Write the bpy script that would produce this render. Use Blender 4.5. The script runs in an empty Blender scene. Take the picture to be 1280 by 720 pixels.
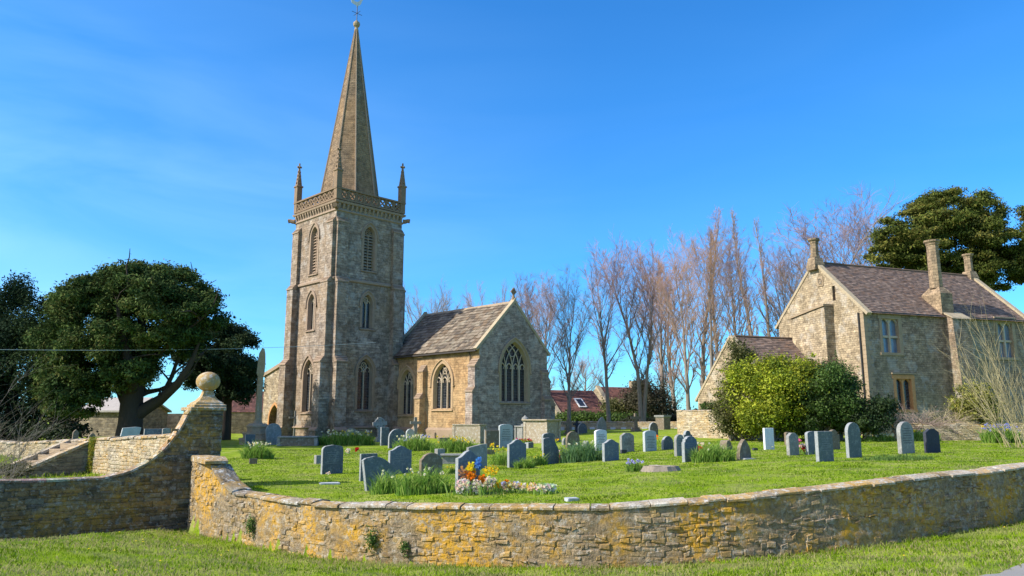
import bpy, bmesh, math, random
import numpy as np
from mathutils import Vector, Matrix, noise
from math import sin, cos, pi, radians, sqrt, atan2
random.seed(7); rng = np.random.default_rng(7)
sc = bpy.context.scene
col = sc.collection
# ------------------------------------------------------------------ camera
CAMH = 1.95; F = 930.0; HZ = 520.0
PIT = math.atan((HZ - 360) / F)
cam_d = bpy.data.cameras.new("camera"); cam = bpy.data.objects.new("camera", cam_d); col.objects.link(cam)
cam.location = (0, 0, CAMH); cam.rotation_euler = (pi / 2 + PIT, 0, 0)
cam_d.sensor_width = 36; cam_d.lens = 36 * F / 1280; cam_d.clip_start = .1; cam_d.clip_end = 5000
sc.camera = cam
# ------------------------------------------------------------------ sky and sun
SUN = Vector((-.94, -.34, 0)).normalized(); SEL = radians(38)
sund = Vector((SUN.x * cos(SEL), SUN.y * cos(SEL), sin(SEL)))
w = bpy.data.worlds.new("World"); sc.world = w; w.use_nodes = True
wn = w.node_tree.nodes; wl = w.node_tree.links
bg = wn["Background"]; bg.inputs[1].default_value = .14
sky = wn.new("ShaderNodeTexSky"); sky.sky_type = 'NISHITA'; sky.sun_disc = False
sky.sun_elevation = SEL; sky.sun_rotation = atan2(SUN.x, SUN.y)
sky.air_density = 1.0; sky.dust_density = .15; sky.ozone_density = 3.0; sky.altitude = 0
hsv = wn.new("ShaderNodeHueSaturation"); hsv.inputs['Saturation'].default_value = 1.12; hsv.inputs['Value'].default_value = 1.12
wl.new(sky.outputs[0], hsv.inputs['Color'])
# thin cirrus, part of the sky
tc = wn.new("ShaderNodeTexCoord"); mp = wn.new("ShaderNodeMapping"); mp.inputs['Scale'].default_value = (1.2, 3.0, 7.0)
mp.inputs['Rotation'].default_value = (0.1, .28, .3)
nz = wn.new("ShaderNodeTexNoise"); nz.inputs['Scale'].default_value = 1.6; nz.inputs['Detail'].default_value = 8; nz.inputs['Distortion'].default_value = .6
cr = wn.new("ShaderNodeValToRGB"); cr.color_ramp.elements[0].position = .36; cr.color_ramp.elements[0].color = (.05, .05, .05, 1); cr.color_ramp.elements[1].position = .86
cr.color_ramp.elements[1].color = (.26, .26, .26, 1)
sx = wn.new("ShaderNodeSeparateXYZ"); mr = wn.new("ShaderNodeMapRange")
mr.inputs[1].default_value = .10; mr.inputs[2].default_value = -.6; mr.inputs[3].default_value = .12; mr.inputs[4].default_value = 1
mm = wn.new("ShaderNodeMath"); mm.operation = 'MULTIPLY'
mx = wn.new("ShaderNodeMix"); mx.data_type = 'RGBA'; mx.inputs[7].default_value = (4.6, 7.0, 8.8, 1)
wl.new(tc.outputs['Generated'], mp.inputs[0]); wl.new(mp.outputs[0], nz.inputs['Vector']); wl.new(nz.outputs[0], cr.inputs[0])
wl.new(tc.outputs['Generated'], sx.inputs[0]); wl.new(sx.outputs[0], mr.inputs[0])
mz = wn.new("ShaderNodeMapRange"); mz.inputs[1].default_value = .50; mz.inputs[2].default_value = .22; mz.inputs[3].default_value = .25; mz.inputs[4].default_value = 1.5
m3 = wn.new("ShaderNodeMath"); m3.operation = 'MULTIPLY'; wl.new(sx.outputs[2], mz.inputs[0])
wl.new(cr.outputs[0], mm.inputs[0]); wl.new(mr.outputs[0], mm.inputs[1]); wl.new(mm.outputs[0], m3.inputs[0]); wl.new(mz.outputs[0], m3.inputs[1]); wl.new(m3.outputs[0], mx.inputs[0])
zr = wn.new("ShaderNodeMapRange"); zr.inputs[1].default_value = -.02; zr.inputs[2].default_value = .42
tm = wn.new("ShaderNodeMix"); tm.data_type = 'RGBA'; tm.inputs[6].default_value = (.27, .66, 1.04, 1); tm.inputs[7].default_value = (.27, .79, 1.14, 1)
tn = wn.new("ShaderNodeMix"); tn.data_type = 'RGBA'; tn.blend_type = 'MULTIPLY'; tn.inputs[0].default_value = 1
wl.new(sx.outputs[2], zr.inputs[0]); wl.new(zr.outputs[0], tm.inputs[0]); wl.new(hsv.outputs[0], tn.inputs[6]); wl.new(tm.outputs[2], tn.inputs[7])
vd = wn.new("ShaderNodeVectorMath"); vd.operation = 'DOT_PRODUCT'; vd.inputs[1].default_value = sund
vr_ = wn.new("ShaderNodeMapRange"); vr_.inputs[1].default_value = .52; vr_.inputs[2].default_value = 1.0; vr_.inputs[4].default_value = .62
gl = wn.new("ShaderNodeMix"); gl.data_type = 'RGBA'; gl.inputs[7].default_value = (11.5, 9.5, 9.0, 1)      # hazy glow round the unseen sun, added to warm the shaded stone
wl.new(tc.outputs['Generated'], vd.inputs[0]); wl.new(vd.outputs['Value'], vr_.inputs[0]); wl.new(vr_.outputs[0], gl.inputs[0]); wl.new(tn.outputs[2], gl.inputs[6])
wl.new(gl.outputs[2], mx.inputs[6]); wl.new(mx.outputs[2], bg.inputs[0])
sl = bpy.data.lights.new("sun", 'SUN'); sl.energy = 4.7; sl.angle = radians(.5); sl.color = (1, .95, .86)
so = bpy.data.objects.new("sun", sl); col.objects.link(so); so.rotation_euler = (-sund).to_track_quat('-Z', 'Y').to_euler()
so.location = (-60, -20, 60)
sc.view_settings.view_transform = 'Standard'; sc.view_settings.look = 'None'; sc.view_settings.gamma = 1
sc.view_settings.exposure = .55
sc.cycles.max_bounces = 6; sc.cycles.transparent_max_bounces = 8
try: sc.cycles.use_denoising = True
except Exception: pass
# ------------------------------------------------------------------ pixel rays used to take sizes from the photograph
def ray(px, py):
    dx = (px - 640) / F; dy = (360 - py) / F
    return Vector((dx, cos(PIT) - dy * sin(PIT), sin(PIT) + dy * cos(PIT)))
def zpy(py, x, y):            # height seen at image row py above the plan point (x, y)
    k = (360 - py) / F
    return CAMH + y * (sin(PIT) + k * cos(PIT)) / (cos(PIT) - k * sin(PIT))
def at(px, py, Y):            # world point on the ray at distance Y
    r = ray(px, py); return Vector((0, 0, CAMH)) + r * (Y / r.y)
# ------------------------------------------------------------------ terrain
BOW = [(-8.5, 20.3), (-8.1, 19.7), (-6.58, 18.3), (-4.1, 16.3), (-2.27, 15.35), (0, 14.6), (1.79, 14.25), (3.9, 14.3), (5.5, 14.6), (7.3, 15.15),
       (9.45, 16.15), (11.6, 17.3), (16, 20.3), (24, 26.5), (34, 33)]
ZT = [(-8.5, .86), (-7.55, .86), (-7.3, .62), (-7.0, .36), (-6.6, .2), (-4.1, .16), (-2.27, .24), (0, .30), (1.8, .33), (3.9, .48), (5.5, .58), (7.3, .71), (11.6, .86), (16, 1.0), (34, 1.4)]
ZB = [(-30, -1.15), (-12.4, -1.08), (-8.3, -1.0), (-4, -.98), (-2, -.92), (0, -.84), (1.8, -.79), (3.9, -.68), (7.3, -.53), (11.6, -.34), (16, -.15), (34, .3)]
def lut(t, x): return float(np.interp(x, [a for a, b in t], [b for a, b in t]))
def smooth_path(pts, step=.12):
    P = np.array(pts, float); d = np.r_[0, np.cumsum(np.hypot(*np.diff(P, axis=0).T))]
    n = len(P); out = []
    for i in range(n - 1):
        p0 = P[max(i - 1, 0)]; p1 = P[i]; p2 = P[i + 1]; p3 = P[min(i + 2, n - 1)]
        k = max(2, int((d[i + 1] - d[i]) / step))
        for j in range(k):
            t = j / k
            out.append(.5 * ((2 * p1) + (-p0 + p2) * t + (2 * p0 - 5 * p1 + 4 * p2 - p3) * t * t + (-p0 + 3 * p1 - 3 * p2 + p3) * t ** 3))
    out.append(P[-1]); return np.array(out)
BOWP = smooth_path(BOW)
BX = BOWP[:, 0]; BY = BOWP[:, 1]
LEFTW = [(-8.6, 20.6), (-12.4, 17.9), (-30, 5.2)]       # straight tall wall left of the pier
W2 = [(-9.6, 21.9), (-21.5, 33.0), (-40, 50)]            # churchyard wall behind it
def front(x):
    x = np.asarray(x, float)
    return np.where(x < -8.5, np.interp(x, [-30, -12.4, -8.5], [5.2, 17.9, 20.6]), np.interp(x, BX, BY))
def lawn_z(x, y):
    x = np.asarray(x, float); y = np.asarray(y, float)
    xs = np.clip(x, 0, None)
    return .009 * (np.clip(y, 10, 75) - 15) + .5 * (1 - np.exp(-(xs / 7) ** 1.3)) + .19 * np.clip((x + 5) / 4, 0, 1) ** 2 * (3 - 2 * np.clip((x + 5) / 4, 0, 1)) * np.exp(-(np.clip(y - 14, 0, 99) / 9) ** 2) + .025 * np.sin(x * .9 + y * .5) * np.sin(y * .43 - .3 * x)
def bump2(x, y): return .03 * np.sin(x * 1.3 + 1.7 * np.sin(y * .8)) * np.sin(y * 1.1 + .6 * x) + .015 * np.sin(x * 3.1 + y * 2.2)
def ground_z(x, y):
    x = np.asarray(x, float); y = np.asarray(y, float)
    f = front(x)
    zb = np.interp(x, [a for a, b in ZB], [b for a, b in ZB])
    dist = f - y
    verge = zb + np.clip(dist, 0, 9) * .115 + bump2(x, y) * np.clip(dist, 0, 1)
    rd = road_d(x, y)
    verge = np.minimum(verge, np.where(rd < .6, -.42 + .0 * x, 9)) if False else verge
    mid = -.25 + .03 * (y - 20) + bump2(x, y)
    lz = lawn_z(x, y)
    w2 = np.interp(x, [-40, -21.5, -9.6], [50, 33.0, 21.9])
    z = np.where(y < f + .2, verge, np.where((x < -9.3) & (y < w2 + .15), mid, lz))
    return z
ROAD = [(-40, 6), (-20, 7.2), (-6, 7.6), (0, 7.6), (4, 8.5), (5.9, 9.75), (8, 11.3), (14, 14.6), (22, 20), (34, 27.5), (60, 45)]
def road_d(x, y):   # distance (in y) from the road's far edge; negative on the road
    e = np.interp(x, [a for a, b in ROAD], [b for a, b in ROAD]); return y - e
def gz(x, y): return float(ground_z(x, y))
def lz(x, y): return float(lawn_z(x, y))
def ground_hit(px, py, fn=lz, y0=13.5, y1=120):
    r = ray(px, py); o = Vector((0, 0, CAMH)); Y = y0
    while Y < y1:
        p = o + r * (Y / r.y)
        if p.z <= fn(p.x, p.y): return p
        Y += .04
    return o + r * (y1 / r.y)
# ------------------------------------------------------------------ mesh builder
class MB:
    def __init__(s): s.v = []; s.f = []; s.c = []; s.m = []; s.xf = None
    def add(s, vs, fs, c=None, m=0):
        n = len(s.v)
        if s.xf is not None: vs = [s.xf @ Vector(v) for v in vs]
        s.v.extend([tuple(v) for v in vs]); s.f.extend([tuple(i + n for i in f) for f in fs])
        s.c.extend([c] * len(fs)); s.m.extend([m] * len(fs))
    def box(s, x0, y0, z0, x1, y1, z1, c=None, m=0):
        s.add([(x0, y0, z0), (x1, y0, z0), (x1, y1, z0), (x0, y1, z0), (x0, y0, z1), (x1, y0, z1), (x1, y1, z1), (x0, y1, z1)],
              [(0, 3, 2, 1), (4, 5, 6, 7), (0, 1, 5, 4), (1, 2, 6, 5), (2, 3, 7, 6), (3, 0, 4, 7)], c, m)
    def loft(s, rings, c=None, close=True, caps=True, m=0):
        n = len(rings[0]); vs = [p for r in rings for p in r]; fs = []
        for i in range(len(rings) - 1):
            for j in range(n if close else n - 1):
                a = i * n + j; b = i * n + (j + 1) % n; fs.append((a, b, b + n, a + n))
        if caps: fs.append(tuple(range(n - 1, -1, -1))); fs.append(tuple((len(rings) - 1) * n + k for k in range(n)))
        s.add(vs, fs, c, m)
    def prism(s, poly, vec, c=None, m=0):   # poly: 3d points, extruded along vec
        v = Vector(vec); s.loft([[Vector(p) for p in poly], [Vector(p) + v for p in poly]], c, m=m)
    def bar(s, a, b, w, h=None, c=None, up=(0, 0, 1)):
        a = Vector(a); b = Vector(b); h = h or w; d = (b - a).normalized(); u = Vector(up)
        if abs(d.dot(u)) > .98: u = Vector((1, 0, 0))
        x = d.cross(u).normalized() * w / 2; y = x.cross(d).normalized() * h / 2
        s.loft([[a - x - y, a + x - y, a + x + y, a - x + y], [b - x - y, b + x - y, b + x + y, b - x + y]], c)
    def tube(s, pts, rad, n=6, c=None, caps=False):
        rings = []; pts = [Vector(p) for p in pts]; u = None
        for i, p in enumerate(pts):
            d = (pts[min(i + 1, len(pts) - 1)] - pts[max(i - 1, 0)]); d = d.normalized() if d.length > 1e-9 else Vector((0, 0, 1))
            if u is None: u = d.orthogonal().normalized()
            u = (u - d * u.dot(d)); u = u.normalized() if u.length > 1e-6 else d.orthogonal().normalized()
            v = d.cross(u); r = rad[i] if hasattr(rad, '__len__') else rad
            rings.append([p + (u * cos(2 * pi * k / n) + v * sin(2 * pi * k / n)) * r for k in range(n)])
        s.loft(rings, c, caps=caps)
    def lathe(s, prof, cx=0, cy=0, n=16, c=None, rot=0):
        s.loft([[(cx + r * cos(2 * pi * k / n + rot), cy + r * sin(2 * pi * k / n + rot), z) for k in range(n)] for r, z in prof], c)
    def build(s, name, mat, parent=None, smooth=False, uv=True):
        me = bpy.data.meshes.new(name); me.from_pydata(s.v, [], s.f)
        mats = mat if isinstance(mat, (list, tuple)) else [mat]
        for k in mats: me.materials.append(k)
        if len(mats) > 1: me.polygons.foreach_set('material_index', s.m)
        if any(c is not None for c in s.c):
            cc = np.array([(c if c is not None else (1, 1, 1)) for c in s.c], float)
            lt = np.zeros(len(s.f), int); me.polygons.foreach_get('loop_total', lt)
            a = me.color_attributes.new('col', 'FLOAT_COLOR', 'CORNER')
            a.data.foreach_set('color', np.c_[np.repeat(cc, lt, 0), np.ones(lt.sum())].ravel())
        fix_uv(me) if uv else None
        if smooth: me.polygons.foreach_set('use_smooth', [True] * len(s.f))
        me.update(); o = bpy.data.objects.new(name, me); col.objects.link(o)
        if parent is not None: o.parent = parent
        return o
def fix_uv(me):
    nf = len(me.polygons)
    if not nf: return
    lt = np.zeros(nf, int); me.polygons.foreach_get('loop_total', lt)
    no = np.zeros(nf * 3); me.polygons.foreach_get('normal', no); no = no.reshape(-1, 3)
    li = np.zeros(len(me.loops), int); me.loops.foreach_get('vertex_index', li)
    vc = np.zeros(len(me.vertices) * 3); me.vertices.foreach_get('co', vc); vc = vc.reshape(-1, 3)
    t = np.c_[-no[:, 1], no[:, 0], np.zeros(nf)]; l = np.linalg.norm(t, axis=1); flat = l < .05
    t[flat] = (1, 0, 0); l[flat] = 1; t /= l[:, None]
    b = np.cross(no, t)
    T = np.repeat(t, lt, 0); B = np.repeat(b, lt, 0); P = vc[li]
    uvl = me.uv_layers.get('UVMap') or me.uv_layers.new(name='UVMap')
    uvl.data.foreach_set('uv', np.c_[(T * P).sum(1), (B * P).sum(1)].ravel())
def fastmesh(name, V, n, mat, parent=None, colr=None, smooth=False):   # V: (k*n,3) verts, n verts per face
    me = bpy.data.meshes.new(name); k = len(V) // n
    me.vertices.add(len(V)); me.vertices.foreach_set('co', np.ascontiguousarray(V, dtype=np.float32).ravel())
    me.loops.add(len(V)); me.loops.foreach_set('vertex_index', np.arange(len(V), dtype=np.int32))
    me.polygons.add(k); me.polygons.foreach_set('loop_start', np.arange(0, len(V), n, dtype=np.int32))
    try: me.polygons.foreach_set('loop_total', np.full(k, n, dtype=np.int32))
    except Exception: pass
    if colr is not None:
        a = me.color_attributes.new('col', 'FLOAT_COLOR', 'CORNER')
        a.data.foreach_set('color', np.c_[np.repeat(colr, n, 0), np.ones(len(V))].astype(np.float32).ravel())
    me.materials.append(mat); me.update(calc_edges=True); me.validate()
    o = bpy.data.objects.new(name, me); col.objects.link(o)
    if parent is not None: o.parent = parent
    return o
def tag(o, label=None, cat=None, group=None, kind=None):
    if label: o['label'] = label
    if cat: o['category'] = cat
    if group: o['group'] = group
    if kind: o['kind'] = kind
    return o
def empty(name, loc, rz=0, label=None, cat=None, group=None):
    o = bpy.data.objects.new(name, None); col.objects.link(o); o.location = loc; o.rotation_euler = (0, 0, rz); o.empty_display_size = .3
    return tag(o, label, cat, group)
def copy_tree(o, parent=None):
    c = o.copy(); col.objects.link(c); c.parent = parent
    for ch in [k for k in o.children]: copy_tree(ch, c)
    return c
def cut(o, cutter_mb):
    c = cutter_mb.build('cutter', MAT['stone'], None, uv=False)
    c.parent = o.parent
    m = o.modifiers.new('b', 'BOOLEAN'); m.object = c; m.operation = 'DIFFERENCE'; m.solver = 'EXACT'
    dg = bpy.context.evaluated_depsgraph_get(); ev = o.evaluated_get(dg)
    me = bpy.data.meshes.new_from_object(ev); o.modifiers.clear(); old = o.data; o.data = me; bpy.data.meshes.remove(old)
    cm = c.data; bpy.data.objects.remove(c); bpy.data.meshes.remove(cm); fix_uv(o.data)
# ------------------------------------------------------------------ materials
MAT = {}
class N:
    def __init__(s, name, rough=.9, spec=.3):
        s.m = bpy.data.materials.new(name); s.m.use_nodes = True; s.t = s.m.node_tree; s.n = s.t.nodes; s.l = s.t.links
        s.b = s.n['Principled BSDF']; s.b.inputs['Roughness'].default_value = rough; s.b.inputs['Specular IOR Level'].default_value = spec
        MAT[name] = s.m; s.name = name
    def new(s, t, **k):
        n = s.n.new(t)
        for a, b in k.items(): setattr(n, a, b)
        return n
    def put(s, n, i, v):
        if isinstance(v, bpy.types.NodeSocket): s.l.new(v, n.inputs[i])
        elif v is not None:
            if isinstance(v, (tuple, list)) and len(v) == 3 and n.inputs[i].type == 'RGBA': v = (*v, 1)
            n.inputs[i].default_value = v
    def co(s, kind='Object', scale=(1, 1, 1)):
        t = s.new('ShaderNodeTexCoord'); m = s.new('ShaderNodeMapping'); s.l.new(t.outputs[kind], m.inputs[0]); m.inputs['Scale'].default_value = scale
        return m.outputs[0]
    def pos(s, scale=(1, 1, 1)):
        t = s.new('ShaderNodeNewGeometry'); m = s.new('ShaderNodeMapping'); s.l.new(t.outputs['Position'], m.inputs[0]); m.inputs['Scale'].default_value = scale
        return m.outputs[0]
    def noise(s, v, scale, detail=4, rough=.6, dist=0, out=0):
        n = s.new('ShaderNodeTexNoise'); s.put(n, 'Vector', v); n.inputs['Scale'].default_value = scale
        n.inputs['Detail'].default_value = detail; n.inputs['Roughness'].default_value = rough; n.inputs['Distortion'].default_value = dist
        return n.outputs[out]
    def vor(s, v, scale, out='Color', feature='F1'):
        n = s.new('ShaderNodeTexVoronoi', feature=feature); s.put(n, 'Vector', v); n.inputs['Scale'].default_value = scale; return n.outputs[out]
    def ramp(s, v, stops):
        n = s.new('ShaderNodeValToRGB'); s.put(n, 0, v); e = n.color_ramp.elements
        while len(e) < len(stops): e.new(.5)
        for q, (p, c) in zip(e, stops): q.position = p; q.color = (*c, 1) if not isinstance(c, (int, float)) else (c, c, c, 1)
        return n.outputs[0]
    def mix(s, f, a, b, mode='MIX'):
        n = s.new('ShaderNodeMix', data_type='RGBA', blend_type=mode); s.put(n, 0, f); s.put(n, 6, a); s.put(n, 7, b); return n.outputs[2]
    def math(s, op, a, b=None, clamp=False):
        n = s.new('ShaderNodeMath', operation=op); n.use_clamp = clamp; s.put(n, 0, a); s.put(n, 1, b); return n.outputs[0]
    def vadd(s, a, b, op='ADD'):
        n = s.new('ShaderNodeVectorMath', operation=op); s.put(n, 0, a)
        if op == 'SCALE': n.inputs['Scale'].default_value = b
        else: s.put(n, 1, b)
        return n.outputs[0]
    def attr(s): n = s.new('ShaderNodeVertexColor', layer_name='col'); return n.outputs[0]
    def bump(s, h, strength=.5, dist=.02, prev=None):
        n = s.new('ShaderNodeBump'); n.inputs['Strength'].default_value = strength; n.inputs['Distance'].default_value = dist; s.put(n, 'Height', h)
        if prev is not None: s.put(n, 'Normal', prev)
        return n.outputs[0]
    def out(s, c, nrm=None, rough=None):
        s.put(s.b, 'Base Color', c); s.put(s.b, 'Normal', nrm); s.put(s.b, 'Roughness', rough); return s.m
def masonry(name, c1, c2, mortar, bw=.38, bh=.13, stain=(.10, .08, .06), stain_amt=.45, lichen=None, lich=.0, warp=.05, b2=None, contrast=1., streak=.6):
    s = N(name); uv = s.co('UV')
    wv = s.noise(uv, 1.3, 3, out=1); wv = s.vadd(wv, (.5, .5, .5), 'SUBTRACT'); wv = s.vadd(wv, warp * 2.4, 'SCALE')
    w2 = s.noise(uv, 9, 2, out=1); w2 = s.vadd(w2, (.5, .5, .5), 'SUBTRACT'); w2 = s.vadd(w2, warp * .7, 'SCALE')
    v = s.vadd(s.vadd(uv, wv), w2)
    br = s.new('ShaderNodeTexBrick'); s.put(br, 'Vector', v); br.offset = .5; br.offset_frequency = 2; br.squash = .72; br.squash_frequency = 3
    for k, q in (('Scale', 1), ('Brick Width', bw), ('Row Height', bh), ('Mortar Size', .014), ('Mortar Smooth', .4), ('Bias', 0)): br.inputs[k].default_value = q
    s.put(br, 'Color1', c1); s.put(br, 'Color2', c2); s.put(br, 'Mortar', mortar)
    c = br.outputs['Color']
    vr = s.new('ShaderNodeMapping'); s.put(vr, 0, v); vr.inputs['Scale'].default_value = (1 / bw * .8, 1 / bh * .9, 1)
    cell = s.vor(vr.outputs[0], 1.0); bwc = s.new('ShaderNodeRGBToBW'); s.put(bwc, 0, cell)
    c = s.mix(.42 * contrast, c, s.ramp(bwc.outputs[0], [(.2, .45), (.5, .95), (.8, 1.5)]), 'MULTIPLY')
    p = s.pos()
    c = s.mix(s.math('MULTIPLY', s.ramp(s.noise(p, .35, 6, .62), [(.42, 0), (.68, 1)]), stain_amt), c, stain)
    if b2: c = s.mix(s.ramp(s.noise(p, .22, 4, .6), [(.40, 0), (.60, 1)]), c, s.mix(.6, c, b2))
    c = s.mix(s.math('MULTIPLY', s.ramp(s.noise(s.pos((1.6, 1.6, .16)), 1.2, 5, .65), [(.46, 0), (.66, 1)]), streak), c, s.mix(.55, stain, c))
    sp = s.ramp(s.noise(p, 2.6, 6, .72), [(.36, .52), (.5, 1.), (.64, 1.35)]); c = s.mix(.75, c, sp, 'MULTIPLY')
    fine = s.noise(p, 14, 5, .7)
    c = s.mix(.7, c, s.ramp(fine, [(.3, .6), (.7, 1.35)]), 'MULTIPLY')
    if lichen: c = s.mix(s.math('MULTIPLY', s.ramp(s.noise(p, 1.1, 7, .7), [(.52, 0), (.62, 1)]), lich), c, lichen)
    h = s.math('ADD', s.math('MULTIPLY', br.outputs['Fac'], -1.0), s.math('MULTIPLY', fine, .5))
    h = s.math('ADD', h, s.math('MULTIPLY', bwc.outputs[0], .8))
    return s.out(c, s.bump(h, .8, .03))
masonry('stone', (.36, .28, .18), (.29, .24, .17), (.26, .21, .15))
masonry('tower_stone', (.37, .30, .23), (.225, .178, .138), (.20, .16, .125), .46, .19, b2=(.33, .225, .13), stain=(.13, .095, .07), lichen=(.46, .42, .37), lich=.5, warp=.022, streak=.75, contrast=1.4)
masonry('spire_stone', (.27, .185, .11), (.18, .125, .08), (.13, .10, .065), .38, .17, warp=.02, b2=(.34, .20, .09), stain=(.14, .10, .06), stain_amt=.55)
masonry('east_stone', (.42, .325, .26), (.27, .205, .165), (.24, .18, .15), .36, .13, warp=.025, stain=(.15, .12, .09), lichen=(.5, .47, .42), lich=.4)
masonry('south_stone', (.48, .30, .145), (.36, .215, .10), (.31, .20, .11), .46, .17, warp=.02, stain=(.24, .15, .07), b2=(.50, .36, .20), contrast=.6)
masonry('house_gable', (.46, .36, .225), (.31, .235, .145), (.25, .19, .125), .31, .14, warp=.03, stain=(.22, .17, .10), lichen=(.55, .50, .42), lich=.4)
masonry('house_front', (.42, .30, .20), (.25, .175, .115), (.21, .15, .105), .30, .14, warp=.03, stain=(.12, .10, .07), lichen=(.40, .38, .34), lich=.5, b2=(.30, .25, .15))
masonry('far_wall', (.46, .37, .24), (.36, .28, .18), (.28, .22, .15), .3, .09, stain=(.2, .15, .08))
masonry('dark_masonry', (.2, .16, .11), (.14, .11, .08), (.1, .08, .06), .3, .1)
def dressed(name, c, c2, lich=None, rough=.9, sc_=3.0, att=False, white=.0, orange=.0, dark=.5):
    s = N(name); p = s.pos(); a = c
    if att: a = s.attr()
    n1 = s.noise(p, sc_, 6, .65); n2 = s.noise(p, sc_ * 7, 4, .7)
    k = s.mix(s.ramp(n1, [(.38, 0), (.65, 1)]), a, s.mix(dark, a, c2, 'MULTIPLY' if att else 'MIX'))
    k = s.mix(.6, k, s.ramp(n2, [(.3, .65), (.7, 1.3)]), 'MULTIPLY')
    if att: k = s.mix(.8, k, s.ramp(s.noise(p, 16, 5, .75), [(.34, .45), (.5, 1.), (.7, 1.25)]), 'MULTIPLY')
    if orange: k = s.mix(s.math('MULTIPLY', s.math('MULTIPLY', s.ramp(s.noise(p, .9, 5, .6, .3), [(.43, 0), (.58, 1)]), s.ramp(s.noise(p, 9, 5, .75), [(.38, 0), (.56, 1)])), orange), k, (.56, .30, .018))
    if white: k = s.mix(s.math('MULTIPLY', s.ramp(s.noise(p, 7, 6, .75), [(.53, 0), (.60, 1)]), white), k, (.55, .53, .47))
    return s.out(k, s.bump(s.math('ADD', s.math('MULTIPLY', n2, .8), s.math('MULTIPLY', s.noise(p, 16, 5, .75), 1.6)), .8, .03 if att else .015))
dressed('rubble', (.4, .3, .2), (.45, .42, .38), att=True, orange=.92, white=.38)
dressed('rubble_pale', (.4, .3, .2), (.6, .55, .5), att=True, orange=.3, white=.3)
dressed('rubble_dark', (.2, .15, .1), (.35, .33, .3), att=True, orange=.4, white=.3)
dressed('coping', (.36, .27, .17), (.24, .18, .11), att=True, orange=.55, white=.85)
dressed('mortar', (.33, .26, .165), (.22, .165, .10), orange=.8, sc_=5)
dressed('trim', (.36, .27, .17), (.23, .17, .11))
dressed('trim_orange', (.52, .27, .11), (.38, .19, .08))
dressed('cross_stone', (.40, .28, .17), (.24, .165, .10), sc_=4, white=.25)
dressed('tower_trim', (.33, .24, .165), (.22, .155, .105))
dressed('trim_pale', (.42, .34, .22), (.29, .23, .15))
dressed('tracery', (.48, .39, .28), (.36, .28, .20))
dressed('pinnacle_stone', (.25, .17, .105), (.16, .11, .07))
dressed('trim_south', (.46, .32, .185), (.33, .215, .115))
masonry('chimney_stone', (.36, .26, .155), (.28, .20, .12), (.22, .16, .10), .34, .2, streak=.7)
dressed('ball_stone', (.36, .27, .15), (.21, .15, .08), sc_=3.0, orange=.4, white=.6)
dressed('slate_stone', (.115, .128, .135), (.085, .095, .10), rough=.6, dark=.5, white=.22)
dressed('blue_slate', (.14, .165, .19), (.10, .125, .14), rough=.6, white=.18)
dressed('green_slate', (.13, .155, .15), (.10, .115, .10), rough=.6, white=.22)
dressed('lit_sawn_edge', (.30, .32, .32), (.20, .21, .20), rough=.8, sc_=6)
dressed('dark_granite', (.045, .05, .065), (.03, .035, .045))
dressed('pale_grey', (.42, .45, .45), (.30, .32, .31), sc_=5)
dressed('white_stone', (.66, .67, .70), (.5, .5, .5), sc_=5)
dressed('grey_stone', (.25, .25, .235), (.17, .165, .14), sc_=6, white=.3)
dressed('brown_stone', (.20, .155, .105), (.12, .10, .07), sc_=6, white=.25)
dressed('tomb_pale', (.36, .295, .205), (.22, .175, .12), sc_=5, white=.6)
dressed('wood_dark', (.13, .09, .06), (.08, .05, .03))
dressed('rust_metal', (.18, .09, .05), (.1, .05, .03))
dressed('shed_roof', (.4, .37, .33), (.3, .27, .24))
def simple(name, c, rough=.6, metal=0, spec=.4):
    s = N(name, rough, spec); s.b.inputs['Metallic'].default_value = metal
    c2 = tuple(x * .7 for x in c); return s.out(s.mix(s.noise(s.co(), 12, 3), c2, c))
simple('downpipe', (.03, .028, .025), .5); simple('lead', (.30, .31, .33), .6); simple('gilt', (.75, .72, .6), .35, .3); simple('belfry_shade', (.015, .013, .012))
simple('wire', (.06, .06, .06)); simple('engrave', (.09, .095, .09)); simple('white_frame', (.75, .75, .73)); simple('gutter', (.06, .05, .045))
def glass():
    s = N('glass', .12, .6); uv = s.co('UV', (1, 1, 1)); 
    br = s.new('ShaderNodeTexBrick'); s.put(br, 'Vector', uv); br.offset = 0
    for k, q in (('Scale', 1), ('Brick Width', .16), ('Row Height', .2), ('Mortar Size', .012)): br.inputs[k].default_value = q
    n = s.vor(s.co('UV', (6, 5, 1)), 1)
    bw = s.new('ShaderNodeRGBToBW'); s.put(bw, 0, n)
    c = s.mix(br.outputs['Fac'], s.ramp(bw.outputs[0], [(.2, (.008, .010, .014)), (.8, (.03, .036, .045))]), (.05, .05, .05))
    return s.out(c, s.bump(bw.outputs[0], .25, .02), s.math('ADD', s.math('MULTIPLY', br.outputs['Fac'], .5), .15))
glass()
s = N('curtain_glass', .15, .6); s.out(s.mix(s.noise(s.co('UV', (9, 1, 1)), 1.5, 3), (.03, .045, .07), (.26, .32, .40)))
def roofmat(name, c1, c2, bw, bh, gap, moss=None, att=True):
    s = N(name, .85); p = s.pos(); a = s.attr()
    n = s.noise(p, 6, 5, .7); c = s.mix(.7, a, s.ramp(n, [(.3, .6), (.7, 1.35)]), 'MULTIPLY')
    if moss: c = s.mix(s.math('MULTIPLY', s.ramp(s.noise(p, 1.3, 7, .75), [(.52, 0), (.64, 1)]), .7), c, moss)
    return s.out(c, s.bump(n, .5, .02))
roofmat('stone_slates', 0, 0, 0, 0, 0, moss=(.30, .26, .19)); roofmat('clay_tiles', 0, 0, 0, 0, 0); roofmat('red_tiles', 0, 0, 0, 0, 0)
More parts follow.
